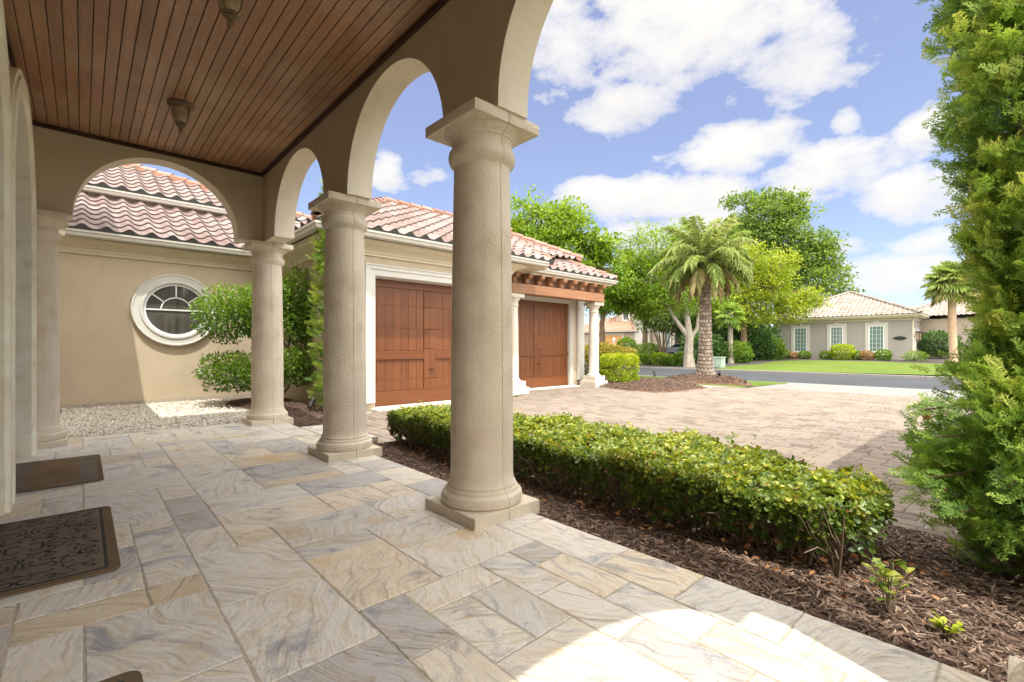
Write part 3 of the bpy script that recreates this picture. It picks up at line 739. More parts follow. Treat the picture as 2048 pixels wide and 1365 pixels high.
U = 0.23
NX, NY = 12, 43
slabs = []
X0 = 2.42 - 0.345 - NX * U
for (i, j, w, h) in pack(NX, NY, [(2, 3), (3, 2), (2, 2), (1, 2), (2, 1), (3, 1), (3, 3), (1, 1)], [5, 10, 6, 3.0, 4.5, 2.5, .6, .3]):
    slabs.append((X0 + i*U, X0 + (i+w)*U, -1.4 + j*U, -1.4 + (j+h)*U, random.random(), (random.random(), random.random(), random.random(), 1)))
y = -1.4
while y < 8.45:                                   # the single course along the edge
    l = random.choice((.46, .46, .69, .58))
    l = min(l, 8.49 - y)
    slabs.append((2.42 - 0.345, 2.42, y, y + l, random.random(), (random.random(), random.random(), random.random(), 1))); y += l
for y in (5.9, 6.4, 6.9):                          # step out to the drive
    slabs.append((2.43, 2.95, y, y + .5, .5, (random.random(), random.random(), random.random(), 1)))
p = paving(slabs, 0.007, 0.004, 0.0, 0.0015, 0.0025, 0.05, M['travertine'], 12, 0.0035)
tag(p.build('patio', M['travertine'], recalc=False), kind='structure')
jb = MB(); jb.box(-0.75, 2.415, -1.4, 8.485, -0.3, -0.0035); jb.box(2.416, 2.945, 5.905, 7.395, -0.3, -0.008)
tag(jb.build('patio_grout', M['grout']), kind='structure')

# ---- paver drive
def in_drive(x, y):
    if y > 9.20 and not (9.0 < x < 12.95 and y < 10.65): return False
    if x < 4.25 and y < 5.75: return False
    if x < 2.98 + max(0, y - 7.4) * .9: return False
    # curved planting bed beside the right-hand garage column
    if x > 12.75 and y > 9.4: return False
    if x > 12.2:
        ex = 12.45 + 0.55 * max(0, abs(y - 7.75) - 0.6) ** 1.2
        if y > 7.02 and x > ex: return False
        if y > 6.15 and x > 16.3: return False
    return True
dr = []
x = 2.5
while x < 16.42:
    w = 0.158
    y = -6 + random.uniform(0, .2)
    while y < 10.8:
        l = random.choice((.158, .24, .24, .24, .315))
        cx_, cy_ = x + w / 2, y + l / 2
        if in_drive(cx_, cy_): dr.append((x, x + w, y, y + l, random.random(), (0, 0, 0, 1)))
        y += l
    x += w
p = paving(dr, 0.011, 0.013, -0.12, 0.004, 0.009, 0.05, M['paver'])
tag(p.build('driveway', M['paver'], recalc=False), kind='structure')
sheet('driveway_bed', [(2.4, -6.2), (16.44, -6.2), (16.44, 9.3), (13.5, 10.9), (8.95, 10.9), (8.95, 9.36), (2.4, 9.36)], -0.135, M['paver_joint'], thick=0.12)
tag(MB().box(4.5, 7.85, 9.0, 9.62, -0.2, -0.098).box(9.45, 12.7, 10.30, 10.74, -0.2, -0.098).build('door_sill_strip', M['cast_stone_pale']), kind='structure')

# ---- planting beds
def bed(name, pts, m, z, hgt):
    return tag(blobpoly(name, pts, m, lambda x, y, t: z + hgt * (1 - (1 - t) ** 3) + 0.012 * math.sin(x * 9.1 + y * 3.3) * math.sin(y * 8.3 - x * 2) * min(1, t * 8)), kind='structure')
sheet('bed_soil', [(2.42, -3), (4.3, -3), (4.3, 5.8), (2.42, 5.8)], -0.075, M['mulch_soil'], thick=0.2)
bed('corner_bed', [(2.48, 8.4), (2.5, 7.5), (3.0, 7.45), (3.5, 8.3), (4.0, 9.0), (4.3, 9.32), (3.7, 9.34), (3.7, 11), (3.7, 13.3), (2.6, 13.3), (2.15, 12.6), (2.35, 11.3), (2.45, 9.8)], M['mulch_soil'], -0.13, 0.16)
bed('mulch_bed', [(12.85, 10.1), (12.75, 9.0), (12.4, 8.3), (12.45, 7.5), (13.1, 7.05), (14.2, 6.98), (15.2, 7.0), (15.9, 7.5), (16.6, 8.3), (17.5, 9.6), (17.6, 12), (15, 13.2), (13.2, 12)], M['mulch_red'], -0.135, 0.17)
bed('palm_bed', [(16.4, 9.0), (16.9, 7.9), (17.3, 7.1), (17.4, 6.5), (18.2, 6.75), (19.1, 7.3), (19.8, 8.3), (19.9, 9.4), (19.1, 10.3), (17.6, 10.2)], M['mulch_red'], -0.14, 0.27)
sheet('gravel_bed', [(-0.8, 8.49), (2.5, 8.49), (2.5, 13.3), (-0.8, 13.3)], -0.06, M['gravel_base'], thick=0.2)

# ---- loose mulch and gravel that nobody could count
def scatter_chips(name, n, xr, yr, zf, smin, smax, m, tv, flat=0.25, keep=None, label=None, cat=None, tone=1.0):
    x = rng.uniform(*xr, n); y = rng.uniform(*yr, n)
    if keep is not None:
        k = keep(x, y); x, y = x[k], y[k]
    n = len(x)
    pos = np.stack([x, y, zf(x, y) + rng.uniform(0, .018, n)], 1)
    th = rng.uniform(0, 2 * PI, n)
    ax = np.stack([np.cos(th), np.sin(th), rng.normal(0, flat, n)], 1)
    # the template's long side is x: swap so it follows the axis
    T = tv[:, [1, 0, 2]]
    o = cards(name, pos, ax, rng.uniform(smin, smax, n), rng.random(n) * tone, m, None, T, CHIP_F, nrm=np.tile([0, 0, 1.0], (n, 1)), jitter=flat)
    return tag(o, label, cat, kind='stuff')
scatter_chips('mulch', 38000, (2.43, 4.25), (-1.0, 5.75), lambda x, y: np.full_like(x, -0.075), .018, .072, M['chip'], CHIP_V, 0.28,
              keep=lambda x, y: (rng.random(len(x)) < np.where(y < 2.6, 1, .55)), label='loose brown bark mulch between the patio edge and the driveway', cat='mulch')
scatter_chips('gravel', 15000, (-0.3, 2.75), (8.5, 13.15), lambda x, y: np.full_like(x, -0.06), .022, .055, M['marble_chip'], STONE_V, 0.5,
              keep=lambda x, y: x < 2.25 + .2 * np.sin(y * 2.1) + rng.normal(0, .12, len(x)), label='white marble chips under the round window', cat='gravel')

def inpoly(pts):
    def f(x, y):
        r_ = np.zeros(len(x), bool); n = len(pts)
        for i in range(n):
            (xa, ya), (xb, yb) = pts[i], pts[(i + 1) % n]
            c = ((ya > y) != (yb > y)) & (x < (xb - xa) * (y - ya) / (yb - ya + 1e-9) + xa); r_ ^= c
        return r_
    return f
# loose chips on the far beds lie on the modelled mounds
def drop_chips(bedname, n, pts, smin, smax, label):
    ob = bpy.data.objects[bedname]; from mathutils.bvhtree import BVHTree
    bv = BVHTree.FromPolygons([v.co[:] for v in ob.data.vertices], [list(p.vertices) for p in ob.data.polygons])
    def zf(x, y):
        out = []
        for a, c in zip(x, y):
            h = bv.ray_cast(Vector((a, c, 5)), Vector((0, 0, -1))); out.append(h[0].z if h[0] else -5)
        return np.array(out)
    xs = [p[0] for p in pts]; ys = [p[1] for p in pts]
    scatter_chips('mulch', n, (min(xs), max(xs)), (min(ys), max(ys)), zf, smin, smax, M['chip'], CHIP_V, .3, keep=inpoly(pts), label=label, cat='mulch', tone=.62)
drop_chips('mulch_bed', 9000, [(12.85, 10.0), (12.5, 8.3), (12.55, 7.5), (13.1, 7.15), (15.1, 7.1), (16.5, 8.4), (17.3, 9.6), (17.3, 12), (13.3, 11.5)], .05, .13, 'reddish bark mulch in the bed around the lime block shrub')
drop_chips('palm_bed', 6000, [(16.5, 8.9), (17.4, 7.1), (17.5, 6.7), (19.1, 7.4), (19.8, 8.4), (19.7, 9.4), (19.0, 10.2), (17.7, 10.0)], .05, .13, 'reddish bark mulch mounded around the stout palm')
drop_chips('corner_bed', 7000, [(2.5, 8.4), (2.6, 7.6), (3.0, 7.6), (3.6, 8.6), (4.1, 9.2), (3.65, 9.5), (3.65, 13.1), (2.6, 13.1), (2.3, 12.4), (2.45, 10)], .03, .08, 'dark bark mulch in the corner bed beside the far column')

# ------------------------------------------------------------------ the house
house = empty('house', (0, 0, 0), 'tan stucco house with arcaded porch, clay tile roofs and wooden garage doors', 'house')
ZB, ZT = 2.852, 4.32           # underside and top of the porch walls
def arch_poly(u0, u1, zb, zt, arches, seg=44):
    """wall outline whose lower edge is cut by arches (ua, ub, rise, power)"""
    P = [(u0, zb)]
    for (ua, ub, zs, rise, pw) in arches:
        uc, hw = (ua + ub) / 2, (ub - ua) / 2
        P.append((ua, zb))
        for i in range(0, seg + 1):
            t = PI * (1 - i / seg)
            c, s = math.cos(t), math.sin(t)
            e = 2 / pw
            P.append((uc + hw * math.copysign(abs(c) ** e, c), zs + rise * abs(s) ** e))
        P.append((ub, zb))
    P += [(u1, zb), (u1, zt), (u0, zt)]
    Q = []
    for p in P:
        if not Q or (abs(p[0]-Q[-1][0]) + abs(p[1]-Q[-1][1])) > 1e-4: Q.append(p)
    return Q
alongY = lambda u, v, w: (w, u, v)
alongX = lambda u, v, w: (u, w, v)
b = MB()
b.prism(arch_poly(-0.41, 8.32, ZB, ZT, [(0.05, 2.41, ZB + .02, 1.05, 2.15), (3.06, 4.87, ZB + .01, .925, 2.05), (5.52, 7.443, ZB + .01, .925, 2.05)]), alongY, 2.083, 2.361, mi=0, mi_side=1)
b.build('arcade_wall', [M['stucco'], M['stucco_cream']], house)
b = MB()
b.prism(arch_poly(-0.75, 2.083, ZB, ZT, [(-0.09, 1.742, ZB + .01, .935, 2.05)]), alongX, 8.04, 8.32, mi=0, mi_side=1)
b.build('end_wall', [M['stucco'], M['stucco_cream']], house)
b = MB()
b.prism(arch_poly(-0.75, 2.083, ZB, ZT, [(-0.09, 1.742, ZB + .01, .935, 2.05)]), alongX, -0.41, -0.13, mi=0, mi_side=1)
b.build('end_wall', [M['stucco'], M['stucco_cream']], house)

COLPROF = [(0.285, 0.075), (0.296, 0.085), (0.302, 0.115), (0.296, 0.148), (0.276, 0.165), (0.270, 0.167), (0.270, 0.182), (0.262, 0.192), (0.252, 0.194), (0.253, 0.212), (0.244, 0.226), (0.236, 0.245), (0.2325, 0.29),
           (0.2315, 0.8), (0.2275, 1.3), (0.2205, 1.8), (0.212, 2.3), (0.207, 2.525)]
CAPPROF = [(0.205, 2.515), (0.214, 2.532), (0.236, 2.55), (0.247, 2.575), (0.249, 2.6), (0.243, 2.632), (0.226, 2.648), (0.222, 2.655), (0.222, 2.70), (0.228, 2.712), (0.238, 2.716), (0.240, 2.728), (0.255, 2.742), (0.272, 2.757), (0.284, 2.774), (0.286, 2.79)]
def column(x, y, rot=0.0):
    g = (-PI / 2, PI / 2)
    c = MB().lathe(COLPROF, seg=64, groove=g).build('column', M['cast_stone'], house, (x, y, 0))
    MB().lathe(CAPPROF, seg=64, groove=g).box(-0.303, -0.002, -0.303, 0.303, 2.775, ZB - .001, bev=0.006).box(0.002, 0.303, -0.303, 0.303, 2.775, ZB - .001, bev=0.006).build('capital', M['cast_stone'], c)
    MB().box(-0.305, -0.002, -0.305, 0.305, -0.03, 0.076, bev=0.007).box(0.002, 0.305, -0.305, 0.305, -0.03, 0.076, bev=0.007).build('plinth', M['cast_stone'], c)
    return c
for (x, y) in [(2.2, -0.27), (2.2, 2.73), (2.2, 5.21), (2.2, 8.23), (-0.44, 8.2), (-0.46, -0.27)]:
    column(x, y)

# ---- porch ceiling: boards running the length of the porch
b = MB(); w = 0.0943; x = -0.5
while x < 2.08:
    y = -0.13 - random.uniform(0, 2)
    while y < 8.04:
        l = random.uniform(1.6, 3.4)
        ya, yb = max(y, -0.13), min(y + l, 8.04)
        if yb > ya: b.box(x + .0035, min(x + w, 2.083) - .0035, ya + .001, yb - .001, 3.925, 3.945, random.random(), bev=0.003)
        y += l
    x += w
b.build('porch_ceiling', M['ceiling_wood'], house)
MB().box(-0.5, 2.083, -0.13, 8.04, 3.946, 4.0).build('ceiling_backing', M['dark_trim'], house)
tr = MB()
for (a, c, d, e) in [(2.052, 2.082, -0.13, 8.04), (-0.499, -0.469, -0.13, 8.04)]: tr.box(a, c, d, e, 3.872, 3.924, bev=0.006)
tr.box(-0.468, 2.051, 8.01, 8.039, 3.872, 3.924, bev=0.006).box(-0.468, 2.051, -0.129, -0.10, 3.872, 3.924, bev=0.006)
tr.build('ceiling_trim', M['dark_trim'], house)
MB().box(-0.75, 2.46, -0.41, 8.36, ZT + .001, 4.42).build('porch_roof_slab', M['trim'], house)

# ---- entry wall with arched doors
DY = [6.43, 3.92, 1.41]
poly = [(-3, 0)]
for yc in DY[::-1]:
    poly += arch_poly(yc - 1.1, yc + 1.1, -0.05, 9, [(yc - 1.01, yc + 1.01, 2.55, .95, 2.0)], 36)[1:-3]
poly = [(-0.13, -0.05)] + poly[1:] + [(8.04, -0.05), (8.04, 4.3), (-0.13, 4.3)]
MB().prism(poly, alongY, -0.75, -0.5).build('entry_wall', M['stucco'], house)
def arch_line(yc, hw, rise, zs, z0, seg=36):
    P = [(yc - hw, z0)]
    for i in range(seg + 1):
        t = PI * (1 - i / seg); P.append((yc + hw * math.cos(t), zs + rise * math.sin(t)))
    P.append((yc + hw, z0)); return P
def arch_band(b, yc, i, o, zs, z0, xa, xb):
    A = arch_line(yc, i[0], i[1], zs, z0); B = arch_line(yc, o[0], o[1], zs, z0)
    n = len(A)
    vs = [(xb, *p) for p in A] + [(xb, *p) for p in B] + [(xa, *p) for p in A] + [(xa, *p) for p in B]
    fs = []
    for k in range(n - 1):
        fs += [(k, k+1, n+k+1, n+k), (2*n+k, 3*n+k, 3*n+k+1, 2*n+k+1), (k, 2*n+k, 2*n+k+1, k+1), (n+k, n+k+1, 3*n+k+1, 3*n+k)]
    fs += [(0, n, 3*n, 2*n), (n-1, 3*n-1, 4*n-1, 2*n-1)]
    b.add(vs, fs, smooth=True)
for yc in DY:
    d = MB().prism(arch_line(yc, 1.0, .94, 2.55, 0.0), alongY, -0.70, -0.66).build('entry_door', M['brown_door'], house)
    g = MB()
    for s in (-1, 1):
        for (z0, z1) in ((.35, 1.5), (1.6, 2.75)):
            g.box(-0.659, -0.655, min(yc + s*.12, yc + s*.82), max(yc + s*.12, yc + s*.82), z0, z1)
    g.build('door_glass', M['dark_glass'], d)
    MB().tube([(-0.655, yc + .06, 1.0), (-0.60, yc + .06, 1.02), (-0.60, yc + .06, 1.25), (-0.655, yc + .06, 1.27)], [.012] * 4).build('handle', M['black_iron'], d)
    s = MB()
    arch_band(s, yc, (1.0, .94), (1.07, 1.01), 2.55, 0.0, -0.62, -0.415)
    arch_band(s, yc, (1.071, 1.011), (1.19, 1.13), 2.55, 0.0, -0.51, -0.387)
    arch_band(s, yc, (1.191, 1.131), (1.252, 1.192), 2.55, 0.0, -0.51, -0.405)
    s.build('door_surround', M['surround'], house)
MB().box(-0.745, -0.5, -0.13, 8.04, -0.02, 0.02).build('door_threshold', M['cast_stone'], house)

# ---- main body behind and above (out of the frame: it shades the court)
MB().box(-7, -0.76, -6, 13.2, -0.1, 6.55).build('main_wall', M['stucco'], house)
ur = MB()
ur.add([(-7.6, -6.6, 6.7), (0.18, -6.6, 6.7), (0.18, 13.0, 6.7), (-7.6, 13.0, 6.7), (-3.7, -2.8, 8.6), (-3.7, 9.2, 8.6)], [(0,1,4), (1,2,5,4), (2,3,5), (3,0,4,5), (3,2,1,0)])
ur.build('main_roof', M['tile'], house)

# ------------------------------------------------------------------ garage wing
WALLY, WALLX, LINKY = 9.35, 3.73, 13.2
MB().box(WALLX, 4.59, WALLY, 9.8, -0.16, 3.45).box(7.75, 8.5, WALLY, 9.8, -0.16, 3.45).box(4.591, 7.749, WALLY, 9.8, 2.757, 3.45).build('garage_wall', M['stucco'], house)
MB().box(WALLX, 3.95, 9.801, LINKY + .3, -0.16, 3.45).build('garage_side_wall', M['stucco'], house)
MB().box(8.25, 8.5, 9.801, 11.1, -0.16, 3.45).build('garage_return_wall', M['stucco'], house)
MB().box(8.501, 9.53, 10.75, 11.1, -0.16, 3.5).box(12.59, 13.35, 10.75, 11.1, -0.16, 3.5).box(9.531, 12.589, 10.75, 11.1, 2.765, 3.5).box(13.1, 13.35, 11.101, 17, -0.16, 3.5).build('garage_bay_wall', M['stucco'], house)
MB().box(-0.8, WALLX - .001, LINKY, LINKY + .25, -0.16, 3.5).build('link_wall', M['stucco'], house)
# plinth reveal under the trim and dark line at the foot of the link wall
MB().box(-0.8, WALLX - .001, LINKY - .008, LINKY - .001, -0.06, 0.04).build('wall_foot', M['grout'], house)

# white door casings with stepped moulding
def casing(x0, x1, y, ztop, zb, wdt, right_only=False):
    c = MB()
    for (off, wd, pr) in ((0.0, wdt * .55, .05), (wdt * .55, wdt * .33, .075), (wdt * .88, wdt * .12, .095)):
        a = off
        if not right_only: c.box(x0 - a - wd, x0 - a - .0005, y - pr, y - .001, zb, ztop + a + wd)
        c.box(x1 + a + .0005, x1 + a + wd, y - pr, y - .001, zb, ztop + a + wd)
        c.box(x0 - a, x1 + a, y - pr, y - .001, ztop + a + .0005, ztop + a + wd)
    c.box(x0 - .001, x0 + .012, y - .001, y + .30, zb - .12, ztop)
    c.box(x1 - .012, x1 + .001, y - .001, y + .30, zb - .12, ztop)
    c.box(x0 + .0125, x1 - .0125, y - .001, y + .30, ztop - .012, ztop + .001)
    return c
casing(4.59, 7.75, WALLY, 2.745, 0.03, 0.235).build('door_casing', M['trim_white'], house)
casing(9.53, 12.59, 10.75, 2.755, -0.10, 0.12).build('door_casing', M['trim_white'], house)
MB().box(12.98, 13.32, 10.66, 10.749, 0.06, 2.9, bev=.012).build('pilaster', M['trim_white'], house)

def garage_door(x0, x1, y, zb, zt):
    d = MB().box(x0 - .02, x1 + .02, y + .035, y + .09, zb, zt + .03).build('garage_door', M['frieze_wood'], house)
    xc = (x0 + x1) / 2; st = .165
    r = random.random
    MB().box(x0, x1, y + .0, y + .034, zt - .165, zt, r(), bev=.004).build('top_rail', M['rail_wood'], d)
    MB().box(x0, x1, y + .0, y + .034, zb, zb + .32, r(), bev=.004).build('bottom_rail', M['rail_wood'], d)
    stl = MB()
    for (a, c) in ((xc - st, xc - .003), (xc + .003, xc + st)):
        for (z0, z1) in ((zb + .325, zb + .575), (zb + .58, zb + 1.28), (zb + 1.285, zb + 1.745), (zb + 1.75, zb + 2.26), (zb + 2.265, zt - .17)):
            stl.box(a, c, y - .004, y + .034, z0, z1 - .004, r(), bev=.003)
    stl.build('stile', M['door_wood'], d)
    for (a, c) in ((x0, xc - st - .004), (xc + st + .004, x1)):
        mid = MB()
        mid.box(a, c, y - .005, y + .034, zb + 1.07, zb + 1.16, r(), bev=.004)
        mid.box(a, c, y + .004, y + .034, zb + 1.162, zb + 1.235, r(), bev=.004)
        mid.box(a, c, y - .022, y + .034, zb + 1.036, zb + 1.068, r(), bev=.006)
        mid.build('cross_rail', M['rail_wood'], d)
        pl = MB(); n = 7; wd = (c - a) / n
        for i in range(n):
            rv = .5 + .5 * (r() - .5)
            for (z0, z1) in ((zb + .325, zb + .577), (zb + .58, zb + 1.03), (zb + 1.24, zb + 1.747), (zb + 1.75, zb + 2.262), (zb + 2.265, zt - .17)):
                pl.box(a + i*wd + .003, a + (i+1)*wd - .003, y + .016, y + .034, z0, z1 - .001, rv + random.uniform(-.06, .06), bev=.002)
        pl.build('plank_panel', M['door_wood'], d)
    MB().tube([(xc - .02, y - .004, zb + .78), (xc - .02, y - .045, zb + .79), (xc + .10, y - .045, zb + .79), (xc + .10, y - .004, zb + .78)], [.011] * 4).build('handle', M['black_iron'], d)
    return d
garage_door(4.605, 7.735, 9.65, -0.10, 2.73)
garage_door(9.545, 12.575, 10.80, -0.10, 2.74)

# cornice, gutters
CORN = [(0, 0), (.045, 0), (.05, .05), (.07, .055), (.09, .10), (.15, .14), (.23, .175), (.30, .20), (.33, .235), (.40, .24), (.40, .27), (0, .27)]
GUT = [(0, 0), (.07, 0), (.11, .02), (.125, .075), (.15, .09), (.155, .128), (.14, .13), (.128, .10), (.02, .10), (0, .13)]
def run(b, prof, p0, p1, out, m0=0.0, m1=0.0, rnd=.5):
    """extrude an (out, up) profile from p0 to p1; m0/m1 mitre the ends by out-distance"""
    p0, p1, out = Vector(p0), Vector(p1), Vector(out); d = (p1 - p0).normalized()
    n = len(prof)
    vs = [p0 + out * o + Vector((0, 0, z)) - d * o * m0 for o, z in prof] + [p1 + out * o + Vector((0, 0, z)) + d * o * m1 for o, z in prof]
    b.add(vs, [list(range(n))[::-1], list(range(n, 2 * n))] + [(i, (i+1) % n, n + (i+1) % n, n + i) for i in range(n)], rnd)
cz = 3.148
c = MB()
run(c, CORN, (WALLX, WALLY, cz), (8.5, WALLY, cz), (0, -1, 0), 1, 1)
run(c, CORN, (WALLX, LINKY - .02, cz), (WALLX, WALLY, cz), (-1, 0, 0), -1, 1)
run(c, CORN, (-0.8, LINKY, cz), (WALLX, LINKY, cz), (0, -1, 0), 0, -1)
run(c, CORN, (8.5, WALLY, cz), (8.5, 9.82, cz), (1, 0, 0), 1, 0)
c.build('cornice', M['trim'], house)
g = MB()
gz = 3.42
run(g, GUT, (WALLX - .44, WALLY - .44, gz), (9.42, WALLY - .44, gz), (0, -1, 0), 1, 0)
run(g, GUT, (WALLX - .44, LINKY - .44, gz), (WALLX - .44, WALLY - .44, gz), (-1, 0, 0), -1, 1)
run(g, GUT, (-0.25, LINKY - .44, gz), (WALLX - .45, LINKY - .44, gz), (0, -1, 0), 0, -1)
run(g, GUT, (9.42, 9.70, gz - .01), (13.65, 9.70, gz - .01), (0, -1, 0), 0, 1)
run(g, GUT, (13.65, 9.70, gz - .01), (13.65, 17, gz - .01), (1, 0, 0), 1, 0)
g.build('gutter', M['gutter'], house)
# soffit of the bay
MB().box(8.92, 13.64, 9.70, 10.74, 3.36, 3.405).box(8.92, 9.60, 8.93, 9.699, 3.40, 3.43).build('soffit', M['trim'], house)
bw = MB().box(8.90, 13.20, 9.70, 10.06, 2.772, 3.05, .4, bev=.008).build('lintel_beam', M['beam_wood'], house)
MB().box(8.92, 13.16, 9.88, 10.04, 3.051, 3.358).build('frieze', M['frieze_wood'], house)
CB = [(0, 0), (.06, 0), (.10, .025), (.115, .07), (.10, .11), (.12, .145), (.17, .16), (.215, .185), (.23, .23), (.225, .255), (.235, .262), (.235, .300), (0, .300)]
for i in range(9):
    x = 8.98 + i * 0.505
    MB().prism(CB, lambda u, v, w: (w, 9.879 - u * 1.25, 3.054 + v), x, x + .16, random.random()).build('corbel', M['beam_wood'], house, bevel=0.008)
SCOL = [(.22, .19), (.23, .21), (.225, .235), (.20, .25), (.19, .26), (.175, .29), (.172, .9), (.165, 1.7), (.152, 2.35)]
SCAP = [(.15, 2.34), (.17, 2.355), (.178, 2.375), (.168, 2.40), (.158, 2.41), (.158, 2.48), (.17, 2.50), (.19, 2.53), (.215, 2.56), (.22, 2.60)]
for x in (9.2, 13.0):
    c = MB().lathe(SCOL, seg=40).build('porch_column', M['cast_stone_pale'], house, (x, 10.0, 0.05))
    MB().lathe(SCAP, seg=40).box(-.245, .245, -.245, .245, 2.60, 2.719, bev=.008).build('capital', M['cast_stone_pale'], c)
    MB().box(-.27, .27, -.27, .27, .02, .19, bev=.008).box(-.34, .34, -.34, .34, -.20, .02, bev=.008).build('plinth', M['cast_stone_pale'], c)

# ------------------------------------------------------------------ clay tile roofs (real S-tiles)
def tile_roof(name, eave, U_, V_, poly, m, parent, wl=.366, course=.40, amp=.052, lip=.034, nper=10, stop=True):
    """eave: point; U_ along the eave, V_ up the slope; poly (u,v) convex"""
    eave, U_, V_ = Vector(eave), Vector(U_).normalized(), Vector(V_).normalized()
    Nn = U_.cross(V_)
    if Nn.z < 0: Nn = -Nn
    u0, u1 = min(p[0] for p in poly), max(p[0] for p in poly); v1 = max(p[1] for p in poly)
    nu = int((u1 - u0) / wl * nper) + 2; nc = int(v1 / course) + 1
    us = u0 + np.arange(nu) * wl / nper
    ph = us / wl * 2 * PI
    wv = amp * (np.cos(ph) * .85 + .15 * np.cos(2 * ph)) + amp
    rows = []
    for k in range(nc):
        rows.append((k * course, lip, k)); rows.append(((k + 1) * course, 0.0, k))
    V = []; F = []; rr = []; mi = []
    E = np.array(eave); Ua = np.array(U_); Va = np.array(V_); Na = np.array(Nn)
    tone = {}
    for ri, (v, h, k) in enumerate(rows):
        V.append(E + us[:, None] * Ua + v * Va + (wv + h + rng.normal(0, .0015, nu))[:, None] * Na)
    V = np.concatenate(V)
    for ri in range(len(rows) - 1):
        k = rows[ri][2]
        for i in range(nu - 1):
            F.append((ri*nu+i, ri*nu+i+1, (ri+1)*nu+i+1, (ri+1)*nu+i))
            key = (int((us[i] + wl / 2) // wl), k)
            if key not in tone: tone[key] = random.random()
            rr.append(tone[key] if ri % 2 == 0 else 0.0); mi.append(0)
    base = len(V)
    if stop:
        bot = E + us[:, None] * Ua - 0.02 * Na[None]
        V = np.concatenate([V, bot])
        for i in range(nu - 1):
            F.append((base + i, base + i + 1, i + 1, i)); rr.append(0); mi.append(1)
    bm = bmesh.new()
    lay = bm.faces.layers.float.new('rnd')
    bv = [bm.verts.new(p) for p in V]
    for f, r_, m_ in zip(F, rr, mi):
        bf = bm.faces.new([bv[i] for i in f]); bf[lay] = r_; bf.material_index = m_; bf.smooth = True
    cu = sum(p[0] for p in poly) / len(poly); cv = sum(p[1] for p in poly) / len(poly)
    n = len(poly)
    for i in range(n):
        a, c = poly[i], poly[(i + 1) % n]
        if abs(a[1]) < 1e-6 and abs(c[1]) < 1e-6: continue
        A = eave + U_ * a[0] + V_ * a[1]; C = eave + U_ * c[0] + V_ * c[1]
        pn = (C - A).cross(Nn).normalized()
        if pn.dot(eave + U_ * cu + V_ * cv - A) < 0: pn = -pn
        bmesh.ops.bisect_plane(bm, geom=bm.verts[:] + bm.edges[:] + bm.faces[:], plane_co=A, plane_no=-pn, clear_outer=True)
    me = bpy.data.meshes.new(name); bm.to_mesh(me); bm.free()
    me.materials.append(m); me.materials.append(M['birdstop'])
    me.set_sharp_from_angle(angle=R(50))
    o = bpy.data.objects.new(name, me); COL.objects.link(o); o.parent = parent
    return o
def ridge_caps(name, p0, p1, parent, m, r=.11, step=.40, mortar=True):
    b = MB(); p0, p1 = Vector(p0), Vector(p1); d = (p1 - p0); L = d.length; d.normalize()
    s = d.cross(Vector((0, 0, 1))).normalized(); u = s.cross(d)
    n = max(1, int(L / step)); 
    for k in range(n):
        a = p0 + d * (L * k / n); c = p0 + d * (L * (k + 1) / n + .03)
        ra, rc = r * 1.08, r * .95
        vs = []; S = 8
        for (pt, q, up) in ((a, ra, .02), (c, rc, 0)):
            for i in range(S + 1):
                t = PI * i / S
                vs.append(pt + s * (q * math.cos(t)) + u * (q * math.sin(t) * 1.0 + up))
            for i in range(S + 1):
                t = PI * i / S
                vs.append(pt + s * ((q - .016) * math.cos(t)) + u * ((q - .016) * math.sin(t) + up))
        W = S + 1; fs = []
        for i in range(S):
            fs += [(i, i+1, 2*W+i+1, 2*W+i), (W+i, 3*W+i, 3*W+i+1, W+i+1), (i, W+i, W+i+1, i+1), (2*W+i, 2*W+i+1, 3*W+i+1, 3*W+i)]
        b.add(vs, fs, random.random(), smooth=True)
    if mortar:
        b.obox(p0 - s * (r * .93) - u * .12, d * L, s * (r * 1.86), u * .14, mi=1)
    return b.build(name, [m, M['mortar']], parent)

SL = .5; q = math.sqrt(1 + SL * SL)
def front(o_y, z0): return (lambda x, y: (x, (y - o_y) * q))
EY, EZ = 8.80, 3.545
rf = tile_roof('roof', (0, EY, EZ), (1, 0, 0), (0, 1, SL), [(3.18, 0), (9.62, 0), (9.62, (12.42-EY)*q), (6.4, (12.42-EY)*q)], M['tile'], house)
tile_roof('roof', (9.62 - 9.62 % .366 + .0, EY, EZ - .20), (1, 0, 0), (0, 1, SL), [(.366*0 + 9.62 % .366, (10.28-EY)*q), (13.2 - 9.62 + 9.62 % .366, (10.75-EY)*q), (11.3 - 9.62 + 9.62 % .366, (12.42-EY)*q), (9.62 % .366, (12.42-EY)*q)], M['tile'], house, stop=False)
MB().add([(9.60, 10.25, EZ + .50), (13.2, 10.74, EZ + .73), (13.2, 10.76, EZ + .4), (9.60, 10.27, EZ + .2)], [(0, 1, 2, 3)]).build('roof_fascia', M['tile'], house)
RZ = EZ + (12.42 - EY) * SL
ridge_caps('ridge_cap', (6.4, 12.42, RZ + .07), (11.3, 12.42, RZ + .07), rf, M['tile_red'])
ridge_caps('ridge_cap', (3.2, 8.83, EZ + .09), (6.4, 12.42, RZ + .07), rf, M['tile_red'])
ridge_caps('ridge_cap', (13.25, 10.72, EZ + (10.72-EY)*SL - .11), (11.3, 12.42, RZ - .08), rf, M['tile_red'])
ridge_caps('ridge_cap', (9.62, EY + .02, EZ + .07), (9.62, 10.2, EZ + (10.2-EY)*SL + .07), rf, M['tile_red'], r=.09)
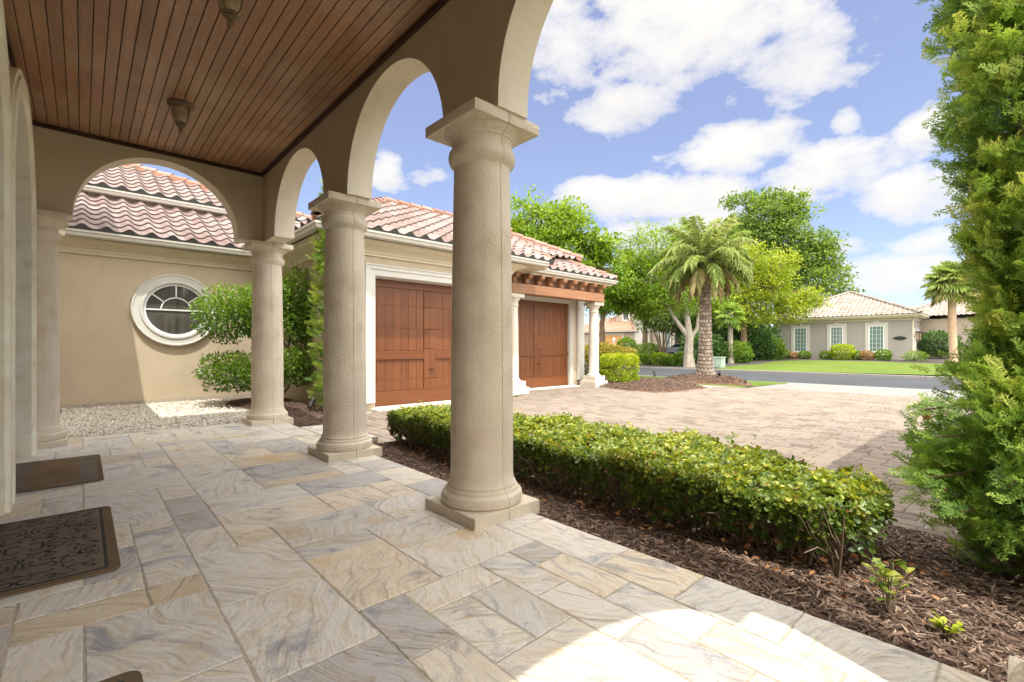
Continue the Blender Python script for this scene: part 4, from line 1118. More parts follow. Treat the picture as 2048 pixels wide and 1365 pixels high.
# side slope above the side wall and back slope close the volume
SS = (RZ - EZ) / (6.4 - 3.2)
tile_roof('roof', (3.2, 0, EZ), (0, 1, 0), (1, 0, SS), [(8.83, 0), (18, 0), (18, (6.4-3.2)*math.sqrt(1+SS*SS)), (12.42, (6.4-3.2)*math.sqrt(1+SS*SS))], M['tile'], house)
MB().add([(6.4, 12.42, RZ), (11.3, 12.42, RZ), (13.2, 14.5, EZ + .95), (13.2, 10.75, EZ + .95), (6.4, 18, EZ), (13.2, 18, EZ)], [(0, 1, 2, 5, 4), (1, 3, 2)]).build('roof', M['tile'], house)
# lower roof over the second bay
BY, BZ = 9.56, 3.53
rb = tile_roof('roof', (0, BY, BZ), (1, 0, 0), (0, 1, SL), [(9.66, 0), (13.72, 0), (11.55, 2.17*q), (9.66, 2.17*q)], M['tile'], house)
ridge_caps('ridge_cap', (13.72, BY + .02, BZ + .07), (11.55, BY + 2.17, BZ + 2.17*SL + .07), rb, M['tile_red'], r=.10)
tile_roof('roof', (13.72, 0, BZ), (0, 1, 0), (-1, 0, SL), [(BY, 0), (17, 0), (17, 1.2*q), (BY + 1.2, 1.2*q)], M['tile'], house)
# link roof above the round window, higher roof behind it
LY, LZ = 12.62, 3.545
rl = tile_roof('roof', (0, LY, LZ), (1, 0, 0), (0, 1, SL), [(-0.22, 0), (4.2, 0), (6.6, 2.78*q), (-0.22, 2.78*q)], M['tile'], house)
ridge_caps('ridge_cap', (-0.3, LY + 2.75, LZ + 2.75*SL + .10), (6, LY + 2.75, LZ + 2.75*SL + .10), rl, M['tile_red'])
MB().box(-7, 5.4, 15.46, 15.7, 3.5, 4.93).build('upper_wall', M['stucco'], house)
c = MB(); run(c, [(o * .7, z * .8) for o, z in CORN], (-7, 15.459, 4.76), (5.4, 15.459, 4.76), (0, -1, 0)); c.build('cornice', M['trim'], house)
g = MB(); run(g, GUT, (-7, 15.16, 4.94), (5.85, 15.16, 4.94), (0, -1, 0), 0, 1); g.build('gutter', M['gutter'], house)
ru = tile_roof('roof', (0, 15.03, 5.08), (1, 0, 0), (0, 1, SL), [(-7, 0), (5.9, 0), (0.25, 3.45*q), (-7, 3.45*q)], M['tile'], house, course=.42)
ridge_caps('ridge_cap', (5.85, 15.06, 5.15), (0.25, 18.48, 5.08 + 3.45*SL + .07), ru, M['tile_red'])
MB().add([(5.9, 15.03, 5.08), (0.25, 18.48, 6.8), (-7, 18.48, 6.8), (-7, 22, 5.08), (5.9, 22, 5.08)], [(0, 4, 1), (1, 4, 3, 2)]).build('roof', M['tile'], house)
# ---- opposite wing of the forecourt (its eave throws the straight shadow on the pavers)
MB().box(4.2, 8.7, -8, -0.75, -0.16, 3.5).build('wing_wall', M['stucco'], house)
MB().add([(3.6, -8.6, 3.5), (9.2, -8.6, 3.5), (9.2, -0.10, 3.5), (3.6, -0.10, 3.5), (6.4, -5.8, 4.7), (6.4, -2.9, 4.7)], [(0, 1, 4), (1, 2, 5, 4), (2, 3, 5), (3, 0, 4, 5), (3, 2, 1, 0)]).build('wing_roof', M['tile'], house)

# ---- round window
wx, wz = 1.59, 2.067
win = MB()
def ring(b, prof, seg=72):
    """prof: (radius, y out of the wall) closed profile around (wx, wz)"""
    n = len(prof); vs = []; fs = []
    for k in range(seg):
        t = 2 * PI * k / seg
        for (r_, o_) in prof: vs.append((wx + r_ * math.cos(t), LINKY - o_, wz + r_ * math.sin(t)))
    for k in range(seg):
        k2 = (k + 1) % seg
        for i in range(n):
            j = (i + 1) % n
            fs.append((k*n+i, k*n+j, k2*n+j, k2*n+i))
    b.add(vs, fs, smooth=True)
ring(win, [(.60, .002), (.60, .085), (.615, .105), (.655, .105), (.665, .085), (.675, .078), (.70, .082), (.775, .082), (.785, .10), (.81, .10), (.82, .085), (.82, .002)])
wn = win.build('round_window', M['trim_white'], house)
fr = MB()
ring(fr, [(.555, .01), (.555, .045), (.60, .045), (.60, .01)])
def bar(b, p, q_, w_):
    d = (Vector(q_) - Vector(p)); L = d.length; d.normalize(); nn = Vector((-d.y, d.x))
    pts = [Vector(p) + nn * w_, Vector(q_) + nn * w_, Vector(q_) - nn * w_, Vector(p) - nn * w_]
    b.prism([(t.x, t.y) for t in pts], lambda u, v, w: (wx + u, LINKY - w, wz + v), .012, .034)
bar(fr, (-.56, 0), (.56, 0), .016)
for a in (90, 38, 142): bar(fr, (.27 * math.cos(R(a)), .27 * math.sin(R(a))), (.56 * math.cos(R(a)), .56 * math.sin(R(a))), .013)
A = []
for i in range(25):
    t = PI * i / 24
    A.append((.282 * math.cos(t), .282 * math.sin(t)))
for i in range(24):
    bar(fr, A[i], A[i + 1], .013)
fr.build('sash', M['white_vinyl'], wn)
gl = MB(); gl.prism([(.57 * math.cos(2*PI*k/48), .57 * math.sin(2*PI*k/48)) for k in range(48)], lambda u, v, w: (wx + u, LINKY - w, wz + v), .002, .010)
gl.build('pane', M['pane'], wn)
MB().box(2.005, 2.095, 13.165, 13.199, .545, .665, bev=.006).box(2.012, 2.088, 13.145, 13.164, .56, .655, bev=.004).build('outlet_cover', M['plastic_white'], house)

# ------------------------------------------------------------------ things on and under the porch
lamp_label = ['bronze bowl ceiling lamp with finial hanging before the far end arch', 'bronze bowl ceiling lamp cut off by the top of the photo']
def ceiling_lamp(x, y, label):
    t = empty('ceiling_lamp', (x, y, 3.925), label, 'ceiling lamp', 'bronze lamps on the porch ceiling'); t.scale = (.86, .86, .86)
    MB().lathe([(.02, -.001), (.148, -.001), (.15, -.012), (.142, -.022), (.146, -.030), (.135, -.042), (.128, -.046), (.118, -.062), (.02, -.064)], seg=40).build('canopy_plate', M['bronze_metal'], t)
    MB().lathe([(.04, -.064), (.108, -.066), (.110, -.085), (.104, -.12), (.098, -.165), (.092, -.20), (.078, -.232), (.060, -.25), (.03, -.252)], seg=40).build('glass_bowl', M['lamp_glass'], t)
    st = MB()
    for k in range(4):
        a = PI / 4 + k * PI / 2
        st.tube([(r_ * math.cos(a), r_ * math.sin(a), z) for r_, z in ((.122, -.05), (.116, -.09), (.110, -.13), (.102, -.18), (.09, -.222), (.064, -.256))], [.006] * 6, 6)
    st.build('cage', M['bronze_metal'], t)
    MB().lathe([(.02, -.245), (.068, -.250), (.070, -.262), (.052, -.272), (.056, -.282), (.040, -.298), (.020, -.308), (.018, -.318), (.030, -.332), (.027, -.352), (.010, -.375), (.002, -.385)], seg=32).build('finial', M['bronze_metal'], t)
for (x, y), l in zip([(.81, 6.36), (.82, 4.02)], lamp_label): ceiling_lamp(x, y, l)

def doormat(x0, x1, y0, y1, style, label):
    t = empty('doormat', (x0, y0, 0.0), label, 'doormat')
    w_, l_ = x1 - x0, y1 - y0
    def rr(a, c, d, e, z0, z1, rad=.05):
        P = []
        for (cx_, cy_, a0) in ((c - rad, d + rad, -90), (c - rad, e - rad, 0), (a + rad, e - rad, 90), (a + rad, d + rad, 180)):
            for k in range(5):
                tt = R(a0 + k * 22.5); P.append((cx_ + rad * math.cos(tt), cy_ + rad * math.sin(tt)))
        return MB().prism(P, lambda u, v, w: (u, v, w), z0, z1)
    rr(0, w_, 0, l_, .003, .014).build('hem', M['mat_plain'], t, bevel=.004)
    if style == 'scroll':
        rr(.05, w_ - .05, .05, l_ - .05, .013, .0155, .02).build('border_line', M['mat_line'], t)
        rr(.066, w_ - .066, .066, l_ - .066, .0150, .0170, .015).build('field', M['mat_field'], t)
        sc = MB()
        def ribbon(pts, wd):
            n = len(pts)
            for sx in (1, -1):
                for sy in (1, -1):
                    vs = []
                    for i, (x, y) in enumerate(pts):
                        a_, c_ = pts[max(i - 1, 0)], pts[min(i + 1, n - 1)]
                        dx, dy = c_[0] - a_[0], c_[1] - a_[1]; L_ = math.hypot(dx, dy) or 1
                        k = wd * (.35 + .65 * math.sin(PI * (i + .5) / n))
                        for q_ in (1, -1): vs.append((w_ / 2 + sx * (x - dy / L_ * k * q_), l_ / 2 + sy * (y + dx / L_ * k * q_), .0182))
                    sc.add(vs, [(2*i, 2*i+1, 2*i+3, 2*i+2) for i in range(n - 1)])
        rs = random.Random(5)
        hw_, hl_ = w_ / 2 - .085, l_ / 2 - .085
        for gx in range(4):
            for gy in range(7):
                cx_ = hw_ * (gx + .5) / 4; cy_ = hl_ * (gy + .5) / 7; a0 = rs.uniform(0, 6.28); r0 = rs.uniform(.028, .048); sg = rs.choice((-1, 1))
                P_ = []
                for i in range(22):
                    q_ = i / 21
                    if q_ < .6: rr_ = r0 * (.18 + .82 * q_ / .6); an = a0 + sg * q_ / .6 * 4.6; P_.append((cx_ + rr_ * math.cos(an), cy_ + rr_ * math.sin(an)))
                    else:
                        e_ = (q_ - .6) / .4; P_.append((P_[12][0] + math.cos(an + sg * 1.57 - sg * e_ * 1.9) * r0 * 2.1 * e_, P_[12][1] + math.sin(an + sg * 1.57 - sg * e_ * 1.9) * r0 * 2.1 * e_))
                P_ = [(min(max(x, .004), hw_), min(max(y, .004), hl_)) for x, y in P_]
                ribbon(P_, rs.uniform(.0045, .0075))
        sc.build('scroll_pattern', M['mat_line'], t, recalc=False)
    else:
        rr(.04, w_ - .04, .04, l_ - .04, .013, .0155, .02).build('border_band', M['mat_band'], t)
        rr(.30, w_ - .17, .11, l_ - .11, .0150, .0170, .02).build('field', M['mat_centre'], t)
doormat(-0.66, 0.155, 3.295, 4.655, 'scroll', 'brown doormat with dark scrollwork, the large one near the lower left corner')
doormat(-0.66, 0.145, 5.60, 6.98, 'band', 'rust brown doormat with grey banded border before the far door')
doormat(-0.66, 0.16, 0.86, 2.222, 'scroll', 'brown doormat of which only one corner shows at the bottom edge')

# ------------------------------------------------------------------ planting: hedge
def make_hedge():
    t = empty('hedge', (3.5, 3.1, -0.08), 'long low clipped green hedge behind the big column along the driveway', 'hedge')
    n = 22000
    Y0, L = .53, 5.35
    y = rng.uniform(Y0, Y0 + L, n)
    f = (y - Y0) / L
    xa = 2.93 + .05 * np.sin(y * 2.7); xb = 3.78 + .40 * np.sin(PI * np.clip(f * 1.1 + .06, 0, 1)) + .05 * np.sin(y * 3.1 + 1)
    xm = (xa + xb) / 2; hw = (xb - xa) / 2
    e = np.clip(np.minimum((y - Y0) / .36, (Y0 + L - y) / .38), 0, 1); hw = hw * np.sqrt(np.clip(1 - (1 - e) ** 2, 0.05, 1))
    top = .385 + .03 * np.sin(y * 4.3) + .025 * np.sin(y * 9 + 2) - .09 * (1 - e)
    which = rng.random(n)
    u = rng.uniform(-1, 1, n); z = np.empty(n); x = np.empty(n)
    nr = np.zeros((n, 3))
    A = which < .52                                    # top
    x[A] = xm[A] + hw[A] * u[A]; z[A] = top[A] - np.abs(rng.normal(0, .045, A.sum())) - .10 * np.abs(u[A]) ** 5 + rng.exponential(.017, A.sum()); nr[A] = (0, 0, 1)
    B = ~A                                             # sides
    sgn = np.where(rng.random(n) < .70, -1, 1)
    zz = rng.beta(1.9, 1.1, n)
    x[B] = (xm + sgn * hw * (1 - np.abs(rng.normal(0, .08, n)) - .14 * (1 - zz) ** 2))[B]; z[B] = (.0 + zz * top)[B]; nr[B] = np.stack([sgn, np.zeros(n), np.full(n, .5)], 1)[B]
    ends = e < .6
    nr[ends] += np.stack([np.zeros(n), np.where(f < .5, -1.0, 1.0), np.full(n, .2)], 1)[ends]
    dens = np.sin(x * 13 + 1.3 * np.sin(y * 7)) * np.sin(y * 12 + z * 9) * np.sin(z * 15 + x * 5)
    keep = rng.random(n) < np.where(A, .92, .62 + .6 * dens) * np.where(B, .06 + 1.05 * np.clip((z + .03) / .27, 0, 1), 1)
    x, y, z, nr, A = x[keep], y[keep], z[keep], norm(nr[keep]), A[keep]
    m = len(x); K = 6                                  # a rosette of leaves at each twig tip
    tip = np.stack([x, y, z], 1) - np.array([3.5, 3.1, -0.08])
    tw = norm(nr + rng.normal(0, .45, (m, 3)) + np.array([0, 0, .35]))
    t1 = norm(np.cross(tw, rng.normal(size=(m, 3)))); t2 = np.cross(tw, t1)
    a_ = rng.uniform(0, 2 * PI, (m, 1)) + np.arange(K)[None] * 2.4
    rise = rng.normal(.45, .3, (m, K))
    ax = (np.cos(a_)[..., None] * t1[:, None] + np.sin(a_)[..., None] * t2[:, None] + rise[..., None] * tw[:, None]).reshape(-1, 3)
    pos = (tip[:, None] + tw[:, None] * (-.022 * np.arange(K)[None, :, None] / K)).reshape(-1, 3)
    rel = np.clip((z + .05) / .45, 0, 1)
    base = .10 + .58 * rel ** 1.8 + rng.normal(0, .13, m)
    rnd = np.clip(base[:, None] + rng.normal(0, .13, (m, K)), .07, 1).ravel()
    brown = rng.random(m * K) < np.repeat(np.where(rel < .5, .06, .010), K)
    rnd[brown] = rng.uniform(0, .03, brown.sum())
    drop = rng.random(m * K) < .9
    siz = (rng.uniform(.021, .047, (m, 1)) * rng.uniform(.75, 1.2, (m, K))).ravel()
    nn = np.repeat(tw, K, 0)
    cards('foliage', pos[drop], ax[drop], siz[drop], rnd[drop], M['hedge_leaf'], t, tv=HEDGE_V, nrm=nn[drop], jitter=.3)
    s = MB()
    for k in range(620):
        yy = random.uniform(.65, Y0 + L - .1); ff = (yy - Y0) / L
        x0 = random.uniform(3.08, 3.7); sd = -1 if random.random() < .75 else 1
        x1 = x0 + sd * random.uniform(.05, .35); x1 = max(2.95, min(3.85, x1)); y1 = yy + random.uniform(-.25, .25); z1 = random.uniform(.16, .34)
        p0 = (x0 - 3.5, yy - 3.1, 0); pm = ((x0 * .45 + x1 * .55) - 3.5 + random.uniform(-.04, .04), (yy + y1) / 2 - 3.1, z1 * .5 + .05); p1 = (x1 - 3.5, y1 - 3.1, z1 + .08)
        r0 = random.uniform(.0035, .011)
        s.tube([p0, pm, p1], [r0, r0 * .75, r0 * .4], 5)
        for q_ in range(2):
            tx = p1[0] + random.uniform(-.12, .12); ty = p1[1] + random.uniform(-.12, .12)
            s.tube([pm, ((pm[0]+tx)/2, (pm[1]+ty)/2, pm[2] + .06), (tx, ty, z1 + random.uniform(-.02, .14))], [r0 * .5, r0 * .4, r0 * .25], 4)
    s.build('stems', M['stem'], t)
    k = 420
    pos = np.stack([rng.uniform(2.75, 3.6, k), rng.uniform(.3, 5.5, k), rng.uniform(-.06, -.01, k)], 1) - np.array([3.5, 3.1, -.08])
    o = cards('fallen_leaves', pos, rng.normal(size=(k, 3)) * np.array([1, 1, .35]), rng.uniform(.03, .06, k), rng.random(k), M['dead_leaf'], t)
    return t
make_hedge()

def sprig(name, x, y, z, n, spread, hgt, size, label, m, lo=.35):
    t = empty(name, (x, y, z), label, 'plant')
    s = MB(); P = []; AX = []
    for k in range(n):
        a = random.uniform(0, 2 * PI); r_ = spread * random.uniform(.2, 1); hh = hgt * random.uniform(.5, 1)
        tip = Vector((r_ * math.cos(a), r_ * math.sin(a), hh))
        s.tube([(0, 0, -.01), tip * .5 + Vector((0, 0, .03)), tip], [.004, .003, .002], 5)
        for q_ in range(7):
            w_ = q_ / 6
            P.append(tip * (.55 + .45 * w_)); b_ = random.uniform(0, 2 * PI)
            AX.append((math.cos(b_), math.sin(b_), random.uniform(.05, .7)))
    s.build('stem', M['stem'], t)
    P = np.array([p[:] for p in P]); AX = np.array(AX)
    cards('leaves', P, AX, rng.uniform(size * .7, size * 1.2, len(P)), np.clip(rng.normal(lo + .2, .2, len(P)), .1, 1), m, t, nrm=np.tile([0, 0, 1.0], (len(P), 1)), jitter=.4)
sprig('seedling', 2.83, .43, -.07, 7, .14, .26, .06, 'leafy green sucker sprouting at the near end of the hedge', M['hedge_leaf'])
sprig('seedling', 2.81, .23, -.07, 5, .05, .07, .045, 'tiny yellow green seedling alone in the sunny mulch', M['lime_leaf'], .6)

# ------------------------------------------------------------------ planting: the big cypress on the right
def spray_template(seed):
    """flat fan of scale foliage: a drooping axis with short forked branchlets"""
    r_ = np.random.default_rng(seed); Q = []
    def quad(p, d, L, w_):
        d = d / np.linalg.norm(d); n_ = np.array([-d[1], d[0], 0]); k = np.array([0, 0, r_.normal(0, .03)])
        Q.append([p, p + d * L * .55 - n_ * w_ + k, p + d * L + k * 2, p + d * L * .55 + n_ * w_ + k])
    main = [np.array([.05 * math.sin(3 * t), t, -.12 * t * t]) for t in np.linspace(0, 1, 7)]
    for i in range(6):
        t = i / 6
        quad(main[i], main[i+1] - main[i], .22, .022)
        for s in (-1, 1):
            L = (.50 - .28 * t) * r_.uniform(.8, 1.15); a = R(36 + r_.uniform(-8, 8)) * s
            d = np.array([math.sin(a), math.cos(a), 0]); quad(main[i], d, L, .030)
            for s2, f in ((-1, .3), (1, .45)):
                a2 = a + s2 * R(34); quad(main[i] + d * L * f, np.array([math.sin(a2), math.cos(a2), 0]), L * .48, .028)
    V = np.array(Q).reshape(-1, 3)
    return V, np.arange(len(V)).reshape(-1, 4)
SPR = [spray_template(k) for k in range(3)]

def spray_tree(name, loc, prof, nclump, per, size, m, trunk, label, cat, branches=(), trunk_r=.05, top=5.0, bark='bark_brown', flat_face=None):
    """columnar conifer: prof(z)->radius, clumps of flat sprays; branches: (angle, z, length, lift)"""
    t = empty(name, loc, label, cat)
    tb = MB(); tb.tube([(0, 0, -.05), (.02, .01, top * .3), (-.01, .02, top * .65), (0, 0, top)], [trunk_r, trunk_r * .8, trunk_r * .5, .006], 8)
    P = []; AX = []; NR = []; RN = []
    zs = np.array([c[0] for c in prof]); rs = np.array([c[1] for c in prof])
    for k in range(nclump):
        z = zs[0] + (zs[-1] - zs[0]) * (k + random.random()) / nclump
        r0 = float(np.interp(z, zs, rs)); a = random.uniform(0, 2 * PI) if flat_face is None else random.gauss(flat_face[0], flat_face[1])
        L = r0 * random.uniform(.82, 1.06)
        o = np.array([math.cos(a), math.sin(a), 0]); tip = o * L + np.array([0, 0, z])
        root = np.array([0, 0, z - r0 * random.uniform(.2, .55)])
        if k % 2 == 0: tb.tube([root, (root + tip) / 2 + np.array([0, 0, -.02]), root * .12 + tip * .88], [.010, .007, .003], 5)
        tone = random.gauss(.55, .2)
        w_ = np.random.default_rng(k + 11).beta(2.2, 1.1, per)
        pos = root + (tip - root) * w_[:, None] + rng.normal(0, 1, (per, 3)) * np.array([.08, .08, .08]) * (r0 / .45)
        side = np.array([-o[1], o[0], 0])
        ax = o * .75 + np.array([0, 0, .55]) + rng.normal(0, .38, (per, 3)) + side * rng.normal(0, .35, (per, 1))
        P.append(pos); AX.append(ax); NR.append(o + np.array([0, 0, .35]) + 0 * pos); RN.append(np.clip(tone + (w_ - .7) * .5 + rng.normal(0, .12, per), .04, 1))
    for (a, z, L, lift, cnt) in branches:
        o = np.array([math.cos(a), math.sin(a), 0]); root = np.array([0, 0, z]); tip = o * L + np.array([0, 0, z + lift])
        tb.tube([root, (root + tip) / 2 + np.array([0, 0, .03]), tip], [.012, .009, .004], 5)
        w_ = rng.uniform(.35, 1.02, cnt)
        P.append(root + (tip - root) * w_[:, None] + rng.normal(0, .035, (cnt, 3))); AX.append(o + np.array([0, 0, .15]) + rng.normal(0, .45, (cnt, 3)))
        NR.append(np.tile([0, 0, 1.0], (cnt, 1)) + o * .4); RN.append(np.clip(rng.normal(.5, .15, cnt), .05, 1))
    P, AX, NR, RN = map(np.concatenate, (P, AX, NR, RN))
    tb.build('trunk', M[bark], t)
    idx = rng.integers(0, len(SPR), len(P))
    VV = []; FF = []; RR = []; off = 0
    for k, (tv, tf) in enumerate(SPR):
        sel = idx == k; n = sel.sum()
        a_ = norm(AX[sel]); qn = NR[sel] + rng.normal(0, .5, (n, 3))
        b_ = norm(np.cross(a_, qn)); c_ = np.cross(b_, a_)
        s_ = (rng.uniform(.7, 1.25, n) * size)[:, None, None]
        V = P[sel][:, None] + s_ * (tv[None, :, 0:1] * b_[:, None] + tv[None, :, 1:2] * a_[:, None] + tv[None, :, 2:3] * c_[:, None])
        FF.append((tf[None] + (np.arange(n) * len(tv))[:, None, None]).reshape(-1, 4) + off); off += n * len(tv)
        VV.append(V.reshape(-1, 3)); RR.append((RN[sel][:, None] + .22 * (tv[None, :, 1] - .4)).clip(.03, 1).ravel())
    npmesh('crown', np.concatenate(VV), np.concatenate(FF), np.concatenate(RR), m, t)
    return t
cyp = spray_tree('cypress_tree', (3.86, -0.03, -.08), [(.10, .22), (.30, .34), (.45, .42), (.63, .42), (.88, .39), (1.1, .32), (1.27, .22), (1.44, .15), (1.66, .20), (1.96, .25), (2.43, .29), (2.71, .35), (3.2, .32), (3.8, .34), (4.4, .28), (5.0, .08)],
    330, 52, .105, M['cypress_leaf'], None, 'tall dense cypress at the right edge beside the driveway pavers', 'tree',
    branches=[(R(138), .58, .66, -.03, 50), (R(136), .97, .60, -.04, 30), (R(152), .46, .54, -.05, 46), (R(168), .36, .50, -.02, 50), (R(190), .38, .52, .02, 60), (R(135), .78, .50, .0, 40), (R(172), .55, .50, .05, 50), (R(205), .5, .52, .05, 50)], trunk_r=.06)
for (px_, py_, pz_) in ((3.46, .36, .82), (3.50, .30, .42), (3.62, -.20, 1.1)):
    MB().lathe([(.002, -.022), (.014, -.016), (.021, 0), (.014, .016), (.002, .022)], c=(px_ - 3.86, py_ + .03, pz_ + .08), seg=12).build('cone', M['bronze_leaf'], cyp)
spray_tree('juniper_tree', (3.47, 8.92, -.1), [(.1, .20), (.5, .30), (1.2, .27), (1.9, .30), (2.6, .26), (3.2, .24), (3.9, .16), (4.55, .03)], 150, 14, .13, M['juniper_leaf'], None,
    'slender upright juniper against the garage corner behind the middle column', 'tree', trunk_r=.04, top=4.4)

# ------------------------------------------------------------------ leafy plants
def leaf_ball(blobs, density, size, shell=.35, flat_bottom=False, power=2.0):
    """positions and outward normals spread through ellipsoid shells (x,y,z,rx,ry,rz)"""
    P = []; Nn = []
    for (x, y, z, rx, ry, rz) in blobs:
        n = int(density * (rx * ry + ry * rz + rx * rz) * 4)
        d = sphere_dirs(n)
        if power != 2.0: d = np.sign(d) * np.abs(d) ** (2 / power); 
        rr_ = 1 - np.abs(rng.normal(0, shell, n)).clip(0, .95)
        lump = 1 + .10 * np.sin(d[:, 0] * 7 + x) * np.sin(d[:, 1] * 6 + y) + .08 * np.sin(d[:, 2] * 9 + z * 3)
        P.append(np.stack([x + d[:, 0] * rx * rr_ * lump, y + d[:, 1] * ry * rr_ * lump, z + d[:, 2] * rz * rr_ * lump], 1)); Nn.append(d)
    return np.concatenate(P), np.concatenate(Nn)
def shrub(name, loc, blobs, density, size, m, label, cat, group=None, stems=None, shell=.25, tv=LEAF_V, tf=LEAF_F, power=2.0, tone=.45):
    t = empty(name, loc, label, cat, group)
    P, Nn = leaf_ball(blobs, density, size, shell, power=power)
    k = P[:, 2] > .01; P, Nn = P[k], Nn[k]
    n = len(P)
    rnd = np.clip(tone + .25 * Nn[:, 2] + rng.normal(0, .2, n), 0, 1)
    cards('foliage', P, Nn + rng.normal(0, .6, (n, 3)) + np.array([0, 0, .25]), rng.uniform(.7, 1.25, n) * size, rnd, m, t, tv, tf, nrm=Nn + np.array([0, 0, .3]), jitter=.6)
    s = MB()
    if stems is None:
        bx = blobs[0]
        stems = [([(bx[0] * .3, bx[1] * .3, -.05), (bx[0], bx[1], bx[2])], [.03, .012])]
        for k in range(3):
            a = random.uniform(0, 6.28); stems.append(([(0, 0, -.03), (bx[3] * .5 * math.cos(a), bx[4] * .5 * math.sin(a), bx[2])], [.015, .006]))
    for pts, rad in stems: s.tube(pts, rad, 7)
    s.build('stem', M['stem'], t)
    return t
# cloud-pruned shrub at the court corner
sx, sy = 3.10, 10.95
shrub('topiary_shrub', (sx, sy, -.03), [(-.80, .55, 1.93, .68, .55, .62), (-.25, .35, 2.02, .55, .5, .60), (.05, .1, 2.2, .45, .45, .62), (.46, -.1, 2.25, .44, .42, .78), (.44, -.2, 1.75, .46, .40, .5), (-.72, .45, .74, .68, .5, .44), (-.2, .1, .66, .5, .45, .40), (.40, -.25, .86, .54, .42, .44)],
      760, .07, M['shrub_leaf'], 'cloud pruned multi-stem shrub in front of the round window', 'shrub',
      stems=[([(0, 0, -.05), (-.03, .02, .35), (-.12, .1, .8), (-.3, .25, 1.3), (-.7, .5, 1.85)], [.085, .07, .045, .032, .012]), ([(0, 0, .2), (.1, -.05, .6), (.2, -.08, 1.2), (.4, -.1, 2.1)], [.06, .045, .035, .012]),
             ([(-.1, .1, .7), (-.4, .3, 1.2), (-.3, .3, 1.9)], [.04, .028, .01]), ([(.02, 0, .12), (.2, -.12, .35), (.34, -.22, .75)], [.04, .028, .01]), ([(0, 0, .15), (-.3, .2, .35), (-.65, .4, .68)], [.04, .025, .01]), ([(.2, -.08, 1.2), (.05, .1, 1.6), (-.15, .2, 2.1)], [.03, .02, .01])], shell=.38)
# clipped shrubs by the right-hand garage column
shrub('clipped_shrub', (14.15, 9.75, -.06), [(0, 0, .53, .60, .60, .52)], 1100, .075, M['lime_leaf'], 'bright lime green shrub clipped to a rounded block', 'shrub', shell=.12, power=3.6, tone=.5)
shrub('shrub', (15.3, 11.05, -.08), [(-.4, .5, .75, .95, .85, .72), (.45, -.15, .72, .9, .8, .65), (.0, .2, .9, .8, .7, .62)], 420, .09, M['gold_leaf'], 'large rounded shrub with golden red tips behind the lime block', 'shrub', shell=.18, tone=.5)
# globes along the grey house
gl_ = [((45.6, 14.02), .50, 'box_leaf', 'green ball shrub nearest the dark trees beside the grey house'),
       ((45.5, 13.40), .42, 'bronze_leaf', 'pinkish tan ball shrub under the leftmost window of the grey house'),
       ((45.6, 12.60), .52, 'box_leaf', 'green ball shrub at the right foot of the leftmost grey house window'),
       ((45.6, 11.05), .52, 'box_leaf', 'green ball shrub alone between the left and middle windows of the grey house'),
       ((45.4, 9.85), .98, 'lime_leaf', 'big yellow green shrub under the middle window of the grey house'),
       ((45.7, 8.90), .52, 'box_leaf', 'green ball shrub directly right of the big yellow green one'),
       ((45.4, 8.25), .55, 'bronze_leaf', 'reddish brown ball shrub left of the rightmost grey house window'),
       ((45.4, 7.25), .62, 'box_leaf', 'green ball shrub under the right side of the rightmost grey house window')]
for (xy, r_, mm, lab) in gl_:
    shrub('ball_shrub', (*xy, h_far(xy[0]) + .02), [(0, 0, r_ * .62, r_ * .84, r_ * .84, r_ * .68)], 420, .09, M[mm], lab, 'shrub', 'ball shrubs along the grey house', shell=.1, tv=TUFT_V, tf=TUFT_F)
# boxwood row across the road
rowl = ['dark clipped boxwood at the left end of the roadside row', 'dark clipped boxwood second from the left end of the roadside row', 'yellowish clipped boxwood in the middle of the roadside row',
        'low clipped boxwood to the right of the yellowish one in the roadside row', 'taller boxwood in the roadside row just left of the forked trunk']
for k, (px_, yy, r_) in enumerate([(31.2, 19.65, .62), (31.0, 18.75, .6), (30.8, 17.7, .68), (30.5, 16.75, .58), (30.9, 15.95, .74)]):
    shrub('boxwood', (px_, yy, h_far(px_)), [(0, 0, r_ * .62, r_ * .85, r_ * .9, r_ * .68)], 420, .11, M['lime_leaf' if k == 2 else 'box_leaf'], rowl[k], 'shrub', 'boxwoods along the far kerb', shell=.1, tv=TUFT_V, tf=TUFT_F, tone=.15 if k == 2 else .4)
shrub('topiary_ball', (34.3, 22.9, h_far(34.3)), [(0, 0, 1.28, .78, .78, .80)], 300, .11, M['box_leaf'], 'round clipped topiary ball in front of the pale house wall', 'shrub', shell=.09, tv=TUFT_V, tf=TUFT_F)
shrub('shrub', (38.5, 23.4, h_far(38.5)), [(0, 0, .8, 1.2, 1.2, .75)], 150, .16, M['juniper_leaf'], 'loose pale green shrub at the foot of the thin multi-stem tree', 'shrub', shell=.25)
for (loc, r_, lab) in [((34.6, 16.5), 1.5, 'dark leafy bush just right of the palm trunk across the road'), ((41.5, 16.0), 1.9, 'dark tall bush between the slender palm and the grey house'), ((43.6, 15.0), 1.25, 'rounded dark green bush touching the left corner of the grey house'), ((36.3, 14.7), 1.05, 'clipped mid green bush at the foot of the slender palm'), ((41, 18.6), 2.6, 'dark high bush behind the green utility box')]:
    shrub('bush', (*loc, h_far(loc[0])), [(0, 0, r_ * .8, r_, r_, r_ * .85), (r_ * .3, -r_ * .4, r_ * .6, r_ * .7, r_ * .7, r_ * .6)], 90 if r_ > 1.2 else 200, .22 if r_ > 1.2 else .15, M['dark_leaf' if r_ != 1.05 and r_ != 1.25 else 'box_leaf'], lab, 'bush', 'dark bushes across the road', shell=.22)
shrub('shrub', (50.5, 4.6, h_far(50.5)), [(0, 0, 1.25, 1.3, 1.3, .95)], 160, .18, M['dark_leaf'], 'spreading green shrub beside the side doors of the grey house', 'shrub', shell=.2)
